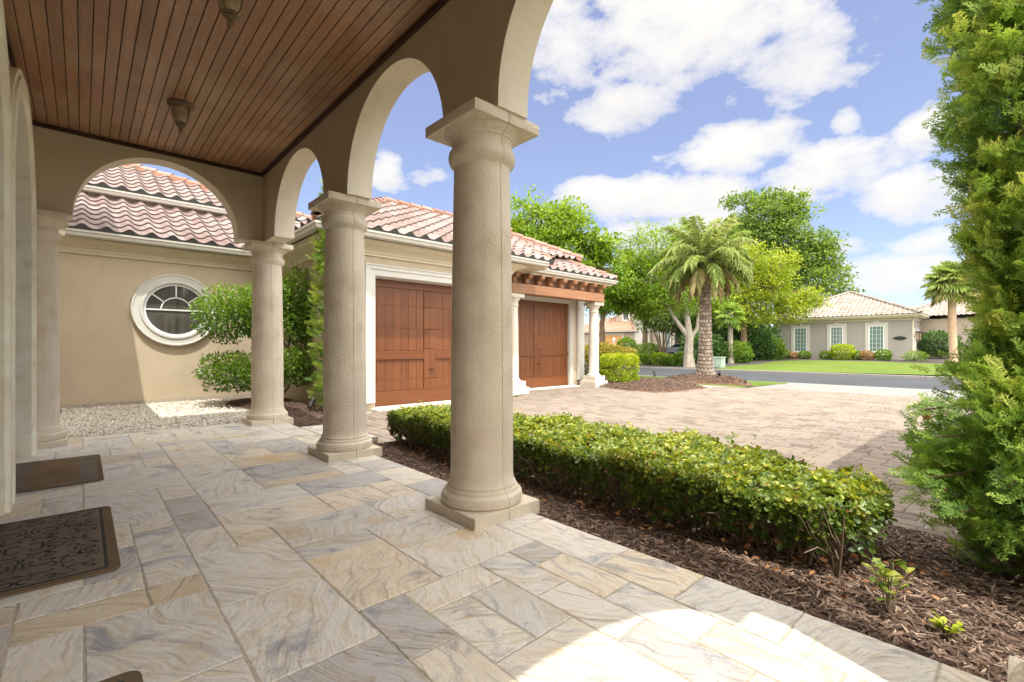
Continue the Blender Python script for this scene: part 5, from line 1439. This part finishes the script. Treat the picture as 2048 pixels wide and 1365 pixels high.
shrub('shrub', (45.8, 5.4, h_far(45.8)), [(0, 0, .3, .75, .75, .4)], 180, .11, M['juniper_leaf'], 'low pale green shrub at the right corner of the grey house', 'shrub', shell=.25)

# ------------------------------------------------------------------ trees across the road
def tree(name, base, blobs, n, leaf, m, bark, label, trunks, cat='tree', shell=.45, clump=.55, group='trees across the road', tone=.5):
    """blobs: world (x,y,z,rh,rv); trunks: list of (points relative to base, radii); leaves gather in clumps"""
    base = Vector(base); t = empty(name, base, label, cat, group)
    tb = MB()
    for pts, rad in trunks: tb.tube(pts, rad, 9)
    top = Vector(trunks[0][0][-1])
    vol = [b_[3] * b_[3] * b_[4] for b_ in blobs]; tot = sum(v ** .67 for v in vol)
    P = []; AX = []; RN = []
    for b_, v in zip(blobs, vol):
        c_ = np.array([b_[0] - base.x, b_[1] - base.y, b_[2] - base.z])
        st = min(trunks, key=lambda q_: (Vector(q_[0][-1]) - Vector(c_)).length)[0][-1]
        tb.tube([st, (Vector(st) + Vector(c_)) / 2 + Vector((0, 0, .15)), Vector(c_) + Vector((0, 0, b_[4] * .3))], [trunks[0][1][-1] * .8, .06, .02], 6)
        nb = int(n * v ** .67 / tot); nc = max(5, nb // 60)
        for k in range(nc):
            d = sphere_dirs(1)[0]; q_ = rng.uniform(.45, 1.05)
            cc = c_ + d * np.array([b_[3], b_[3], b_[4]]) * q_
            if k % 3 == 0: tb.tube([c_ * .75 + np.array(st) * .25, (cc + c_) / 2 + np.array([0, 0, .1]), cc], [.05, .03, .012], 5)
            w_ = clump * rng.uniform(.6, 1.3) * min(1.0, b_[3] / 1.6)
            mm = nb // nc
            pp = cc + sphere_dirs(mm) * (rng.random((mm, 1)) ** .45) * 1.75 * np.array([w_, w_, w_ * .55])
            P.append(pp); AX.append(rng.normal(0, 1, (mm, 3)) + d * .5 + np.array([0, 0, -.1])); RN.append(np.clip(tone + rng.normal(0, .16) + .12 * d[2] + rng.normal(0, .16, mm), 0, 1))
    tb.build('trunk', M[bark], t)
    P, AX, RN = map(np.concatenate, (P, AX, RN))
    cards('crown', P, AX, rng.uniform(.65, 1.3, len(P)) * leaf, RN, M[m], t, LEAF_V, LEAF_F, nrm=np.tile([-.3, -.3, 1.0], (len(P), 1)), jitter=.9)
    return t
tree('tree', (19.6, 17.6, -.15), [(18.9,17.9,8.0,2.1,1.4), (18.1,18.7,6.9,1.4,1.4), (19.9,17.0,8.0,1.1,1.2), (19.3,17.5,6.4,1.9,1.4), (20.8,16.2,6.7,1.0,1.2), (21.4,15.7,5.6,1.2,1.6), (21.2,15.9,7.0,.8,.8)], 15000, .22, 'bright_tree_leaf', 'bark_brown',
     'bright green tree rising behind the garage roof', [([(0, 0, 0), (.1, -.05, 2), (-.1, .05, 4), (-.3, .1, 6)], [.22, .19, .15, .09])], group=None)
tree('tree', (27.0, 20.0, .0), [(27.3,19.8,5.1,1.9,1.3), (28.2,18.9,6.0,1.8,1.5), (26.9,20.1,4.3,1.1,.8), (28.7,18.5,4.8,1.5,1.1), (29.2,18.0,4.2,1.3,.8)], 12000, .2, 'bright_tree_leaf', 'bark_brown',
     'bright green tree on a dark straight trunk behind the golden shrub', [([(0, 0, -.2), (.03, 0, 1.5), (0, .05, 2.9), (.2, -.1, 4.2)], [.25, .21, .18, .12])])
tree('forked_tree', (29.6, 14.9, -.1), [(27.7,16.7,7.7,2.0,1.5), (27.4,16.9,5.9,1.7,1.6), (28.9,15.6,5.9,2.0,1.9), (28.4,16.0,4.2,1.5,.8), (30.1,14.4,4.7,1.7,1.5), (29.4,15.1,7.7,1.3,1.5), (26.5,17.8,7.0,1.0,1.3)], 16000, .17, 'bright_tree_leaf', 'bark_grey',
     'green tree on a pale forked trunk left of the stout palm', [([(.0, 0, -.1), (-.04, .05, .9), (.0, 0, 2.0), (-.1, .1, 3.3), (-.3, .2, 4.6)], [.42, .30, .27, .17, .1]), ([(.0, 0, 1.9), (-.5, .5, 2.9), (-.9, .8, 3.6)], [.17, .14, .09]), ([(.05, 0, 1.8), (.35, -.35, 2.6), (.5, -.4, 3.6)], [.15, .12, .08])])
tree('crape_myrtle', (38.3, 21.8, .1), [(38.3,21.8,3.9,2.0,1.0), (37.2,22.9,3.7,1.1,.8), (39.5,20.8,3.9,1.3,1.0), (38.3, 21.8, 4.9, 1.2, .7)], 8000, .2, 'myrtle_leaf', 'bark_brown',
     'small dark leaved tree with many thin stems before the arched doorway', [([(0, 0, -.1), (.1, .2, 1.2), (.3, .6, 2.9)], [.09, .07, .05])] + [([(0, 0, -.1), (.3 * math.cos(a), .3 * math.sin(a), 1.2), (.9 * math.cos(a), .9 * math.sin(a), 3.0)], [.09, .07, .045]) for a in (0.4, 1.7, 2.9, 4.1, 5.3)])
tree('feathery_tree', (39.5, 15.3, .1), [(39.3,15.5,7.9,2.4,2.0), (40.8,14.1,6.1,2.4,1.7), (38.7,16.0,4.9,2.0,1.5), (42.3,12.8,4.5,2.0,1.1), (39.9,14.9,3.9,2.0,.9), (37.8,16.9,6.7,1.6,2.0), (41.4,13.6,7.5,1.6,1.6), (43.5,11.7,5.2,1.2,.8)], 24000, .2, 'lace_leaf', 'bark_brown',
     'feathery yellow green tree right of the stout palm', [([(0, 0, -.1), (.1, 0, 2), (0, .1, 4.5), (0, 0, 7)], [.3, .25, .18, .1])], clump=.6)
tree('oak_tree', (57.1, 18.2, .5), [(55.4,19.7,15.4,2.8,2.2), (57.9,17.5,16.0,1.9,1.9), (57.5,17.8,12.7,3.1,2.5), (59.5,15.9,11.0,2.2,2.8), (58.7,16.7,8.2,3.1,2.5), (60.4,15.2,12.1,1.7,1.9), (54.6,20.5,13.2,2.8,2.8), (56.5,18.8,17.7,1.9,.8), (58.3,17.1,17.7,1.2,.9), (53.8,21.2,17.7,1.4,.8), (61.8, 14.2, 8.5, 1.6, 1.8), (55, 20, 9, 3, 3)], 26000, .36, 'oak_leaf', 'bark_brown',
     'tallest darker green oak rising behind the feathery tree', [([(0, 0, -.2), (.2, .1, 3), (-.2, .2, 7), (-.4, .3, 12)], [.5, .42, .34, .2])], clump=.85)
tree('tree', (40.7, 25.1, .2), [(40.7,25.1,7.4,3.2,2.6), (38.9,27,6.2,2.4,2.0), (42.5,23.3,6.4,2.6,2.1), (41,25,9.2,2.0,1.6)], 16000, .24, 'bright_tree_leaf', 'bark_brown', 'wide green tree behind the thin multi-stem tree and the pale house front', [([(0, 0, -.2), (.1, 0, 2.5), (0, .1, 5.5)], [.3, .24, .14])], clump=.7)
for i, (x, y, r_, hh, mm, lab) in enumerate([(50, 26, 3.2, 7, 'dark_leaf', 'dark green tree behind the arched doorway porch'), (64, 33, 4, 9, 'oak_leaf', 'rounded green tree beyond the pale house roof'), (45.5, 18.2, 2.3, 4.6, 'dark_leaf', 'dark evergreen filling the gap left of the grey house'), (36, 38, 4, 8.5, 'bright_tree_leaf', 'bright tree at the far left of the street behind the garage bay')]):
    tree('tree', (x, y, .2), [(x, y, hh * .62, r_, r_ * .8), (x + r_ * .4, y - r_ * .5, hh * .5, r_ * .8, r_ * .6), (x - r_ * .5, y + r_ * .4, hh * .78, r_ * .7, r_ * .6)], 7000, .34, mm, 'bark_brown', lab, [([(0, 0, -.2), (.1, 0, hh * .3), (0, .1, hh * .6)], [.3, .24, .12])], clump=.8)

# ------------------------------------------------------------------ palms
def pinnate_frond(tips, P, AX, RN, NR, az, el, L, droop, leafl, tone, rach):
    """arching rachis with drooping leaflets"""
    pts = []; d0 = np.array([math.cos(az), math.sin(az), 0])
    n = 16
    p = np.array(tips, float); ang = el
    for i in range(n + 1):
        pts.append(p.copy()); d = d0 * math.cos(ang) + np.array([0, 0, math.sin(ang)]); p = p + d * L / n; ang -= droop / n * (0.4 + 1.2 * i / n)
    side = np.array([-d0[1], d0[0], 0])
    rach.tube(pts, [.028 - .024 * i / n for i in range(n + 1)], 5, mi=0)
    for i in range(2, n + 1):
        for s in (-1, 1):
            for q_ in range(6):
                f = (i + q_ / 6 - .5) / n
                base = pts[i - 1] + (pts[i] - pts[i - 1]) * (q_ / 6)
                dirn = (pts[i] - pts[i - 1]); dirn = dirn / np.linalg.norm(dirn)
                ax = dirn * .65 + side * s * .7 + np.array([0, 0, -.35 + rng.normal(0, .15)]) + rng.normal(0, .08, 3)
                P.append(base); AX.append(ax * (leafl * (1 - .45 * abs(f - .45)))); RN.append(np.clip(tone + rng.normal(0, .1), 0, 1)); NR.append(np.array([0, 0, 1.0]))
PLEAF_V = np.array([(0, 0, 0), (-.020, .3, .01), (-.016, .7, -.10), (0, 1, -.28), (.016, .7, -.10), (.020, .3, .01)], float)
def stout_palm():
    x, y, z = 18.45, 8.62, .10
    t = empty('palm_tree', (x, y, z), 'stout palm with grey diamond patterned trunk on the mulch mound', 'palm tree')
    H = 5.0
    tr_ = MB(); 
    rad = lambda h: np.interp(h, [0, .25, .8, 1.8, 3.0, 3.55, 3.7, 4.2, 4.75], [.40, .33, .27, .225, .21, .225, .29, .27, .19])
    tr_.tube([(0, 0, h) for h in np.linspace(-.15, H, 20)], [float(rad(max(h, 0))) * .88 for h in np.linspace(-.15, H, 20)], 16, .15)
    rows = 33
    for k in range(rows):                                # leaf-base scars: little shingles in diamond rows
        h = .02 + k * (H - .05) / rows; r_ = float(rad(h)); n = 13
        old = h < 3.5
        for i in range(n):
            a = 2 * PI * (i + .5 * (k % 2)) / n + random.uniform(-.05, .05)
            o = Vector((math.cos(a), math.sin(a), 0)); s = Vector((-o.y, o.x, 0)); w_ = PI * r_ / n * 1.05; hh = .11 if old else .19
            c_ = o * (r_ * .86) + Vector((0, 0, h)); out = .05 if old else .11
            vs = [c_ - s * w_, c_ + s * w_, c_ + s * w_ * .35 + o * out + Vector((0, 0, hh)), c_ - s * w_ * .35 + o * out + Vector((0, 0, hh)), c_ - s * w_ * .4 + Vector((0, 0, hh * .95)), c_ + s * w_ * .4 + Vector((0, 0, hh * .95)), c_ + o * out * .8 + Vector((0, 0, -.015))]
            tr_.add(vs, [(0, 6, 3), (6, 1, 2), (6, 2, 3), (3, 2, 5, 4), (0, 3, 4), (1, 5, 2)], np.clip(random.gauss(.75 if h < 2.2 else .45, .2), 0, 1))
    tr_.build('trunk', M['palm_bark'], t)
    P, AX, RN, NR = [], [], [], []; rc = MB()
    nf = 42
    for k in range(nf):
        f = k / (nf - 1); az = k * 2.39996 + random.uniform(-.2, .2)
        el = R(86 - 112 * f ** .9); L = random.uniform(1.65, 2.1) * (1 if f < .85 else .8)
        tone = .62 + .3 * random.random() if f < .7 else (.42 if f < .86 else .06)
        pinnate_frond((.12 * math.cos(az), .12 * math.sin(az), H - .15 - .45 * f), P, AX, RN, NR, az, el, L, R(55 if f < .3 else (84 if f < .6 else 75)), .46, tone, rc)
    rc.build('frond_stalks', M['juniper_leaf'], t)
    P, AX, RN, NR = map(np.array, (P, AX, RN, NR))
    L = np.linalg.norm(AX, axis=1)
    cards('crown', P, AX, L, RN, M['palm_leaf'], t, PLEAF_V, LEAF_F, nrm=NR, jitter=.35)
    MB().lathe([(.02, 0), (.09, .2), (.11, .5), (.06, .85), (.01, 1.05)], c=(.25, -.28, H + .1), seg=12).build('flower_spathe', M['bark_brown'], t)
stout_palm()

def fan_palm(loc, H, label, fr=1.05, n=26, tr_r=.2, bark='palm_bark_tan', leafmat='palm_leaf_green', group=None):
    t = empty('fan_palm', loc, label, 'palm tree', group)
    b = MB(); hs = np.linspace(-.1, H, 14)
    b.tube([(.12 * math.sin(h * .5), .1 * math.sin(h * .4), h) for h in hs], [tr_r * (1.25 if h < .3 else 1 - .15 * h / H) for h in hs], 12)
    P, AX, RN, NR = [], [], [], []
    top = np.array([.12 * math.sin(H * .5), .1 * math.sin(H * .4), H])
    for k in range(n):
        f = k / (n - 1); az = k * 2.39996; el = R(80 - 125 * f)
        d = np.array([math.cos(az) * math.cos(el), math.sin(az) * math.cos(el), math.sin(el)])
        hub = top + d * fr * .55 + np.array([0, 0, -.1 * f])
        b.tube([top, (top + hub) / 2 + np.array([0, 0, .05]), hub], [.03, .022, .015], 5)
        side = norm(np.cross(d, np.array([0, 0, 1.0]))[None])[0]
        for q_ in range(36):
            a = R(-125 + 250 * q_ / 35)
            ax = d * math.cos(a) + side * math.sin(a) + np.array([0, 0, -.28])
            P.append(hub); AX.append(ax * fr * rng.uniform(.62, .8)); RN.append(np.clip(rng.normal(.6 if f < .8 else .2, .15), 0, 1)); NR.append(np.cross(side, d))
    b.build('trunk', M[bark], t)
    P, AX, RN, NR = map(np.array, (P, AX, RN, NR))
    V2 = PLEAF_V.copy(); V2[:, 0] *= 2.1
    cards('crown', P, AX, np.linalg.norm(AX, axis=1), RN, M[leafmat], t, V2, LEAF_F, nrm=NR, jitter=.2)
fan_palm((43.6, 3.15, .2), 5.6, 'fan palm with smooth tan trunk beside the cypress, before the grey house', 1.4, 34, .24, 'palm_bark_tan', 'palm_leaf')
fan_palm((35.6, 14.7, .05), 3.7, 'slender grey palm trunk with low fronds under the feathery tree', 1.0, 16, .2, 'bark_grey', 'palm_leaf_green')

# ------------------------------------------------------------------ houses across the road
def hip_roof(parent, x0, x1, y0, y1, z, pitch, m, over=.0, wl=.33, course=.42, detail=True, thick=.0):
    w_, l_ = x1 - x0, y1 - y0; run_ = min(w_, l_) / 2; q_ = math.sqrt(1 + pitch * pitch)
    if w_ >= l_: rid = ((x0 + run_, (y0 + y1) / 2), (x1 - run_, (y0 + y1) / 2))
    else: rid = (((x0 + x1) / 2, y0 + run_), ((x0 + x1) / 2, y1 - run_))
    kw = dict(wl=wl, course=course, nper=6, amp=.035, lip=.03, stop=False)
    if w_ >= l_:
        r_ = tile_roof('roof', (x0, 0, z), (0, 1, 0), (1, 0, pitch), [(y0, 0), (y1, 0), (rid[0][1], run_ * q_)], m, parent, **kw)
        tile_roof('roof', (0, y0, z), (1, 0, 0), (0, 1, pitch), [(x0, 0), (x1, 0), (rid[1][0], run_ * q_), (rid[0][0], run_ * q_)], m, parent, **kw)
    else:
        r_ = tile_roof('roof', (x0, 0, z), (0, 1, 0), (1, 0, pitch), [(y0, 0), (y1, 0), (rid[1][1], run_ * q_), (rid[0][1], run_ * q_)], m, parent, **kw)
        tile_roof('roof', (0, y0, z), (1, 0, 0), (0, 1, pitch), [(x0, 0), (x1, 0), (rid[0][0], run_ * q_)], m, parent, **kw)
    a, c = Vector((*rid[0], z + run_ * pitch)), Vector((*rid[1], z + run_ * pitch))
    back = MB()
    if w_ >= l_: back.add([(x1, y0, z), (x1, y1, z), (x0, y1, z), a, c], [(0, 1, 4), (1, 2, 3, 4)])
    else: back.add([(x1, y0, z), (x1, y1, z), (x0, y1, z), a, c], [(0, 1, 4, 3), (1, 2, 4)])
    back.build('roof', m, parent)
    up = Vector((0, 0, .06))
    for (p0, p1) in ((Vector((x0, y0, z)), a), (Vector((x0, y1, z)), c if w_ < l_ else a), (Vector((x1, y0, z)), c if w_ >= l_ else a)):
        ridge_caps('ridge_cap', p0 + up, p1 + up, r_, m, r=.12, mortar=False)
    if (a - c).length > .3: ridge_caps('ridge_cap', a + up, c + up, r_, m, r=.12, mortar=False)
    return r_

def far_window(parent, X, y0, y1, z0, z1, cas, cols, rows, pane='green_pane', key=True, trim='grey_trim'):
    w_ = MB(); s = cas
    w_.box(X - .06, X - .002, y0 - s, y0, z0 - s * .9, z1 + s).box(X - .06, X - .002, y1, y1 + s, z0 - s * .9, z1 + s).box(X - .06, X - .002, y0, y1, z1, z1 + s).box(X - .06, X - .002, y0, y1, z0 - s * .9, z0)
    if key:
        ym = (y0 + y1) / 2; w_.prism([(ym - .13, z1 + s * .15), (ym + .13, z1 + s * .15), (ym + .2, z1 + s + .10), (ym - .2, z1 + s + .10)], lambda u, v, ww: (ww, u, v), X - .10, X - .061)
    o = w_.build('window', M[trim], parent)
    f = MB(); t_ = .07
    f.box(X - .045, X - .003, y0, y0 + t_, z0, z1).box(X - .045, X - .003, y1 - t_, y1, z0, z1).box(X - .045, X - .003, y0 + t_, y1 - t_, z1 - t_, z1).box(X - .045, X - .003, y0 + t_, y1 - t_, z0, z0 + t_)
    for i in range(1, cols): yy = y0 + (y1 - y0) * i / cols; f.box(X - .03, X - .012, yy - .008, yy + .008, z0 + t_, z1 - t_)
    for i in range(1, rows): zz = z0 + (z1 - z0) * i / rows; f.box(X - .0295, X - .0125, y0 + t_, y1 - t_, zz - .007, zz + .007)
    f.build('frame', M['white_vinyl'], o)
    MB().box(X - .011, X - .004, y0 + t_, y1 - t_, z0 + t_, z1 - t_).build('pane', M[pane], o)
    return o

GX, G0, G1 = 47.6, 5.82, 15.73
grey = empty('grey_house', (GX, 10.8, .3), 'low grey stucco house with three white framed windows and pale tile roof', 'house')
def gp(b, name, m): o = b.build(name, m); o.parent = grey; o.matrix_parent_inverse = Matrix.Translation(grey.location).inverted(); return o
class _P:                                              # parent shim: children built in world space
    pass
def adopt(fn, parent):
    before = set(bpy.data.objects)
    fn()
    for o in set(bpy.data.objects) - before:
        if o.parent is None:
            o.parent = parent; o.matrix_parent_inverse = Matrix.Translation(parent.location).inverted()
def build_grey():
    MB().box(GX, GX + 11, G0, G1, 0, 3.62).build('wall', M['grey_stucco'])
    MB().box(GX + 4.5, GX + 20, -6, G0 - .001, 0, 3.60).box(GX + 11.01, GX + 20, G0, G1 + 6, 0, 3.60).build('wall', M['beige_far'])
    MB().box(GX - .45, GX + 11.45, G0 - .45, G1 + .45, 3.621, 3.74).build('soffit', M['trim'])
    c = MB(); run(c, [(o * .6, z * .8) for o, z in CORN], (GX - .001, G1, 3.42), (GX - .001, G0, 3.42), (-1, 0, 0), 1, 1); run(c, [(o * .6, z * .8) for o, z in CORN], (GX, G0 - .001, 3.42), (GX + 4.4, G0 - .001, 3.42), (0, -1, 0), 1, 0); c.build('cornice', M['trim'])
    g = MB(); run(g, GUT, (GX - .46, G1 + .46, 3.70), (GX - .46, G0 - .46, 3.70), (-1, 0, 0), 1, 1); run(g, GUT, (GX - .46, G0 - .46, 3.70), (GX + 4.4, G0 - .46, 3.70), (0, -1, 0), 1, 0); g.build('gutter', M['trim'])
    hip_roof(None, GX - .6, GX + 11.6, G0 - .6, G1 + .6, 3.83, .45, M['tile_far'])
    hip_roof(None, GX + 4.0, GX + 21, -6.6, G0 + 2, 3.82, .45, M['tile_far'])
    for (ya, yb) in ((12.99, 14.01), (10.28, 11.22), (7.52, 8.54)):
        far_window(None, GX, ya, yb, .86, 3.02, .24, 4, 6)
    # side garage doors with dark lantern sconces beside them
    for x in (GX + 1.25, GX + 3.0):
        MB().box(x - .75, x + .55, G0 - .05, G0 - .002, .25, 2.75, bev=.01).build('side_door', M['grey_trim'])
    for x in (GX + .55, GX + 1.95, GX + 3.75):
        s = MB().box(x - .03, x + .03, G0 - .12, G0 - .052, 2.05, 2.15).box(x - .16, x + .16, G0 - .42, G0 - .12, 2.42, 2.48).box(x - .12, x + .12, G0 - .38, G0 - .16, 1.75, 1.8)
        for a in (-.12, .10):
            for q_ in (-.38, -.18): s.box(x + a, x + a + .02, G0 + q_, G0 + q_ + .02, 1.8, 2.42)
        s.box(x - .02, x + .02, G0 - .12, G0 - .002, 2.2, 2.26)
        o = s.build('wall_lantern', M['black_iron'])
        MB().box(x - .09, x + .09, G0 - .35, G0 - .19, 1.81, 2.41).build('lantern_glass', M['lamp_glass'], o)
    MB().tube([(GX + .1, G0 - .5, 3.68), (GX + .05, G0 - .1, 3.45), (GX + .05, G0 - .06, 3.2), (GX + .05, G0 - .06, .5), (GX - .05, G0 - .25, .35)], [.045] * 5, 8).build('downspout', M['trim'])
    pl = [(-.43, 0), (-.40, .06), (-.30, .07), (-.25, .12), (-.12, .135), (0, .165), (.12, .135), (.25, .12), (.30, .07), (.40, .06), (.43, 0), (.40, -.06), (.30, -.07), (.25, -.12), (.12, -.135), (0, -.165), (-.12, -.135), (-.25, -.12), (-.30, -.07), (-.40, -.06)]
    o = MB().prism(pl, lambda u, v, w: (w, 6.55 + u, 1.97 + v), GX - .035, GX - .002).build('address_plaque', M['black_iron'])
adopt(build_grey, grey)

pale = empty('pale_house', (55, 33, .6), 'cream two storey house with orange tile roof and arched doorway', 'house')
def build_pale():
    X = 55
    MB().box(X, X + 12, 35.25, 47, 0, 3.45).build('garage_wall', M['beige_far'])
    hip_roof(None, X - .5, X + 12, 34.6, 47.5, 3.55, .42, M['tile_orange'])
    MB().box(X - .55, X + .2, 34.6, 47.5, 3.42, 3.56).build('fascia', M['cream_far'])
    d = MB().box(X - .04, X - .002, 37.4, 40.3, .5, 3.0).build('garage_door', M['orange_wood'])
    MB().box(X - .06, X - .003, 37.1, 37.39, .5, 3.3).box(X - .06, X - .003, 40.31, 40.6, .5, 3.3).box(X - .06, X - .003, 37.39, 40.31, 3.01, 3.3).build('door_trim', M['cream_far'])
    MB().box(X + 3, X + 13, 26, 40.5, 0, 8.2).build('upper_wall', M['beige_far'])
    hip_roof(None, X + 2.4, X + 13.6, 25.4, 41.1, 8.2, .4, M['tile_orange'])
    far_window(None, X + 3, 38.3, 39.3, 5.2, 6.6, .18, 2, 3, 'pane', False, 'cream_far')
    far_window(None, X + 3, 36.3, 37.0, 5.2, 6.6, .18, 2, 3, 'pane', False, 'cream_far')
    MB().box(X - .3, X + 3, 33.8, 35.24, 0, 5.9).build('bay_wall', M['cream_far'])
    # recessed entrance with columns and arched door
    MB().box(X + .6, X + 3, 25, 33.79, 0, 5.2).build('entry_wall', M['beige_far'])
    for y in (33.35, 31.55): 
        MB().lathe([(.30, .4), (.30, .6), (.22, .65), (.2, 3.4), (.26, 3.5), (.3, 3.7)], c=(X + .1, y, 0), seg=20).build('column', M['cream_far'])
    MB().box(X - .2, X + .59, 25, 33.79, 4.3, 5.2).build('portico_beam', M['cream_far'])
    for y in (31.9, 30.9): far_window(None, X + .6, y - .38, y + .38, 1.0, 3.9, .12, 2, 5, 'green_pane', False, 'cream_far')
    ar = arch_line(28.85, .95, .95, 3.0, .5); o = MB().prism(ar, alongY, X + .5, X + .599).build('arched_door', M['brown_door'])
    s = MB(); arch_band(s, 28.85, (.96, .96), (1.3, 1.3), 3.0, .4, X + .35, X + .598); s.build('door_arch_trim', M['cream_far'])
    MB().box(X - 1.6, X + .3, 27.2, 33.6, .2, .62).build('entry_steps', M['concrete'])
adopt(build_pale, pale)

# post lantern before the pale garage
t = empty('post_lantern', (50.5, 35.6, .5), 'white post lantern before the orange garage door', 'street lamp')
MB().tube([(0, 0, -.1), (0, 0, 1.35)], [.05, .045], 8).build('post', M['white_vinyl'], t)
MB().lathe([(.03, 1.35), (.12, 1.42), (.16, 1.75), (.18, 1.78), (.05, 1.98), (.01, 2.06)], seg=8).build('lantern', M['white_vinyl'], t)

# green utility box
t = empty('utility_box', (30.0, 13.2, h_far(30) + .02), 'pale green metal utility box beside the stout palm trunk', 'utility box')
MB().box(-.3, .3, -.36, .36, 0, .62, bev=.02).build('cabinet', M['green_metal'], t)
MB().box(-.34, .34, -.40, .40, .621, .68, bev=.015).build('lid', M['green_metal'], t)
MB().box(-.32, -.301, -.30, -.02, .08, .56, bev=.004).build('door_panel', M['green_metal'], t)

# ------------------------------------------------------------------ parked car
def car():
    t = empty('parked_car', (41.2, 21.0, h_far(41.2) + .04), 'silver blue parked car half hidden behind the forked trunk', 'car')
    t.rotation_euler = (0, 0, R(-62))
    # local x = length (rear at -x), y = width
    prof = [(-2.1, .38), (-2.16, .62), (-2.1, .95), (-1.95, 1.02), (-1.55, 1.06), (-.95, 1.42), (-.1, 1.47), (.45, 1.40), (1.15, 1.02), (1.85, .90), (2.15, .72), (2.2, .42), (2.05, .25), (-1.95, .25)]
    b = MB(); W = .86
    vs = []
    for (x, z) in prof:
        k = W if z < 1.05 else W - (z - 1.05) * .45
        vs += [(x, -k, z), (x, k, z)]
    n = len(prof); fs = [[2*i for i in range(n)], [2*i+1 for i in range(n)][::-1]] + [(2*i, 2*((i+1) % n), 2*((i+1) % n)+1, 2*i+1) for i in range(n)]
    b.add(vs, fs); b.build('body', M['car_paint'], t, bevel=.05)
    for s in (-1, 1):
        kk = lambda z: (W - (z - 1.05) * .45 + .006) * s
        wd = MB().add([(x, kk(z), z) for x, z in ((-1.35, 1.09), (-.9, 1.36), (-.28, 1.40), (-.28, 1.09))], [(0, 1, 2, 3)]).add([(x, kk(z), z) for x, z in ((-.2, 1.09), (-.2, 1.40), (.38, 1.34), (.95, 1.07))], [(0, 1, 2, 3)])
        wd.build('side_window', M['car_glass'], t, recalc=False)
        MB().box(-2.17, -1.85, s * .70 - .14, s * .70 + .14, .80, .93, bev=.02).build('tail_lamp', M['tail_red'], t)
        for x in (-1.32, 1.35):
            w_ = MB(); w_.lathe([(.14, -.11), (.30, -.11), (.325, -.07), (.325, .07), (.30, .11), (.14, .11)], seg=24)
            o = w_.build('wheel', M['rubber'], t, (x, s * .80, .32)); o.rotation_euler = (R(90), 0, 0)
            MB().lathe([(.02, -.118), (.15, -.116), (.20, -.10), (.20, .10), (.15, .116), (.02, .118)], seg=20).build('rim', M['gutter'], o)
    MB().add([(-1.52, -.66, 1.095), (-1.52, .66, 1.095), (-1.0, .58, 1.405), (-1.0, -.58, 1.405)], [(0, 1, 2, 3)]).build('rear_window', M['car_glass'], t, recalc=False)
car()

# ------------------------------------------------------------------ landscape spotlights
for (x, y, z, az, lab) in [(3.12, 8.95, -.02, 40, 'dark spike light in the shaded mulch between the columns'), (16.2, 9.55, .02, 40, 'black spotlight left of the stout palm at the lawn edge'), (17.75, 7.75, .05, 200, 'black spotlight right of the stout palm on the mulch mound'), (17.5, 6.7, -.1, 200, 'tiny black path light at the tip of the palm mulch'), (13.5, 9.85, -.08, 60, 'dark spotlight between the garage column and lime shrub')]:
    t = empty('spotlight', (x, y, z), lab, 'spotlight', 'landscape spotlights in the mulch')
    k = .6 if 'tiny' in lab else 1
    MB().tube([(0, 0, -.1), (0, 0, .13 * k)], [.012, .012], 6).build('stake', M['fixture'], t)
    a = R(az); d = Vector((math.cos(a) * .6, math.sin(a) * .6, .55)).normalized()
    p0 = Vector((0, 0, .15 * k)) - d * .05 * k; 
    MB().tube([p0, p0 + d * .03 * k, p0 + d * .14 * k, p0 + d * .20 * k], [.03 * k, .045 * k, .05 * k, .062 * k], 12).build('lamp_head', M['fixture'], t)

bpy.context.view_layer.update()
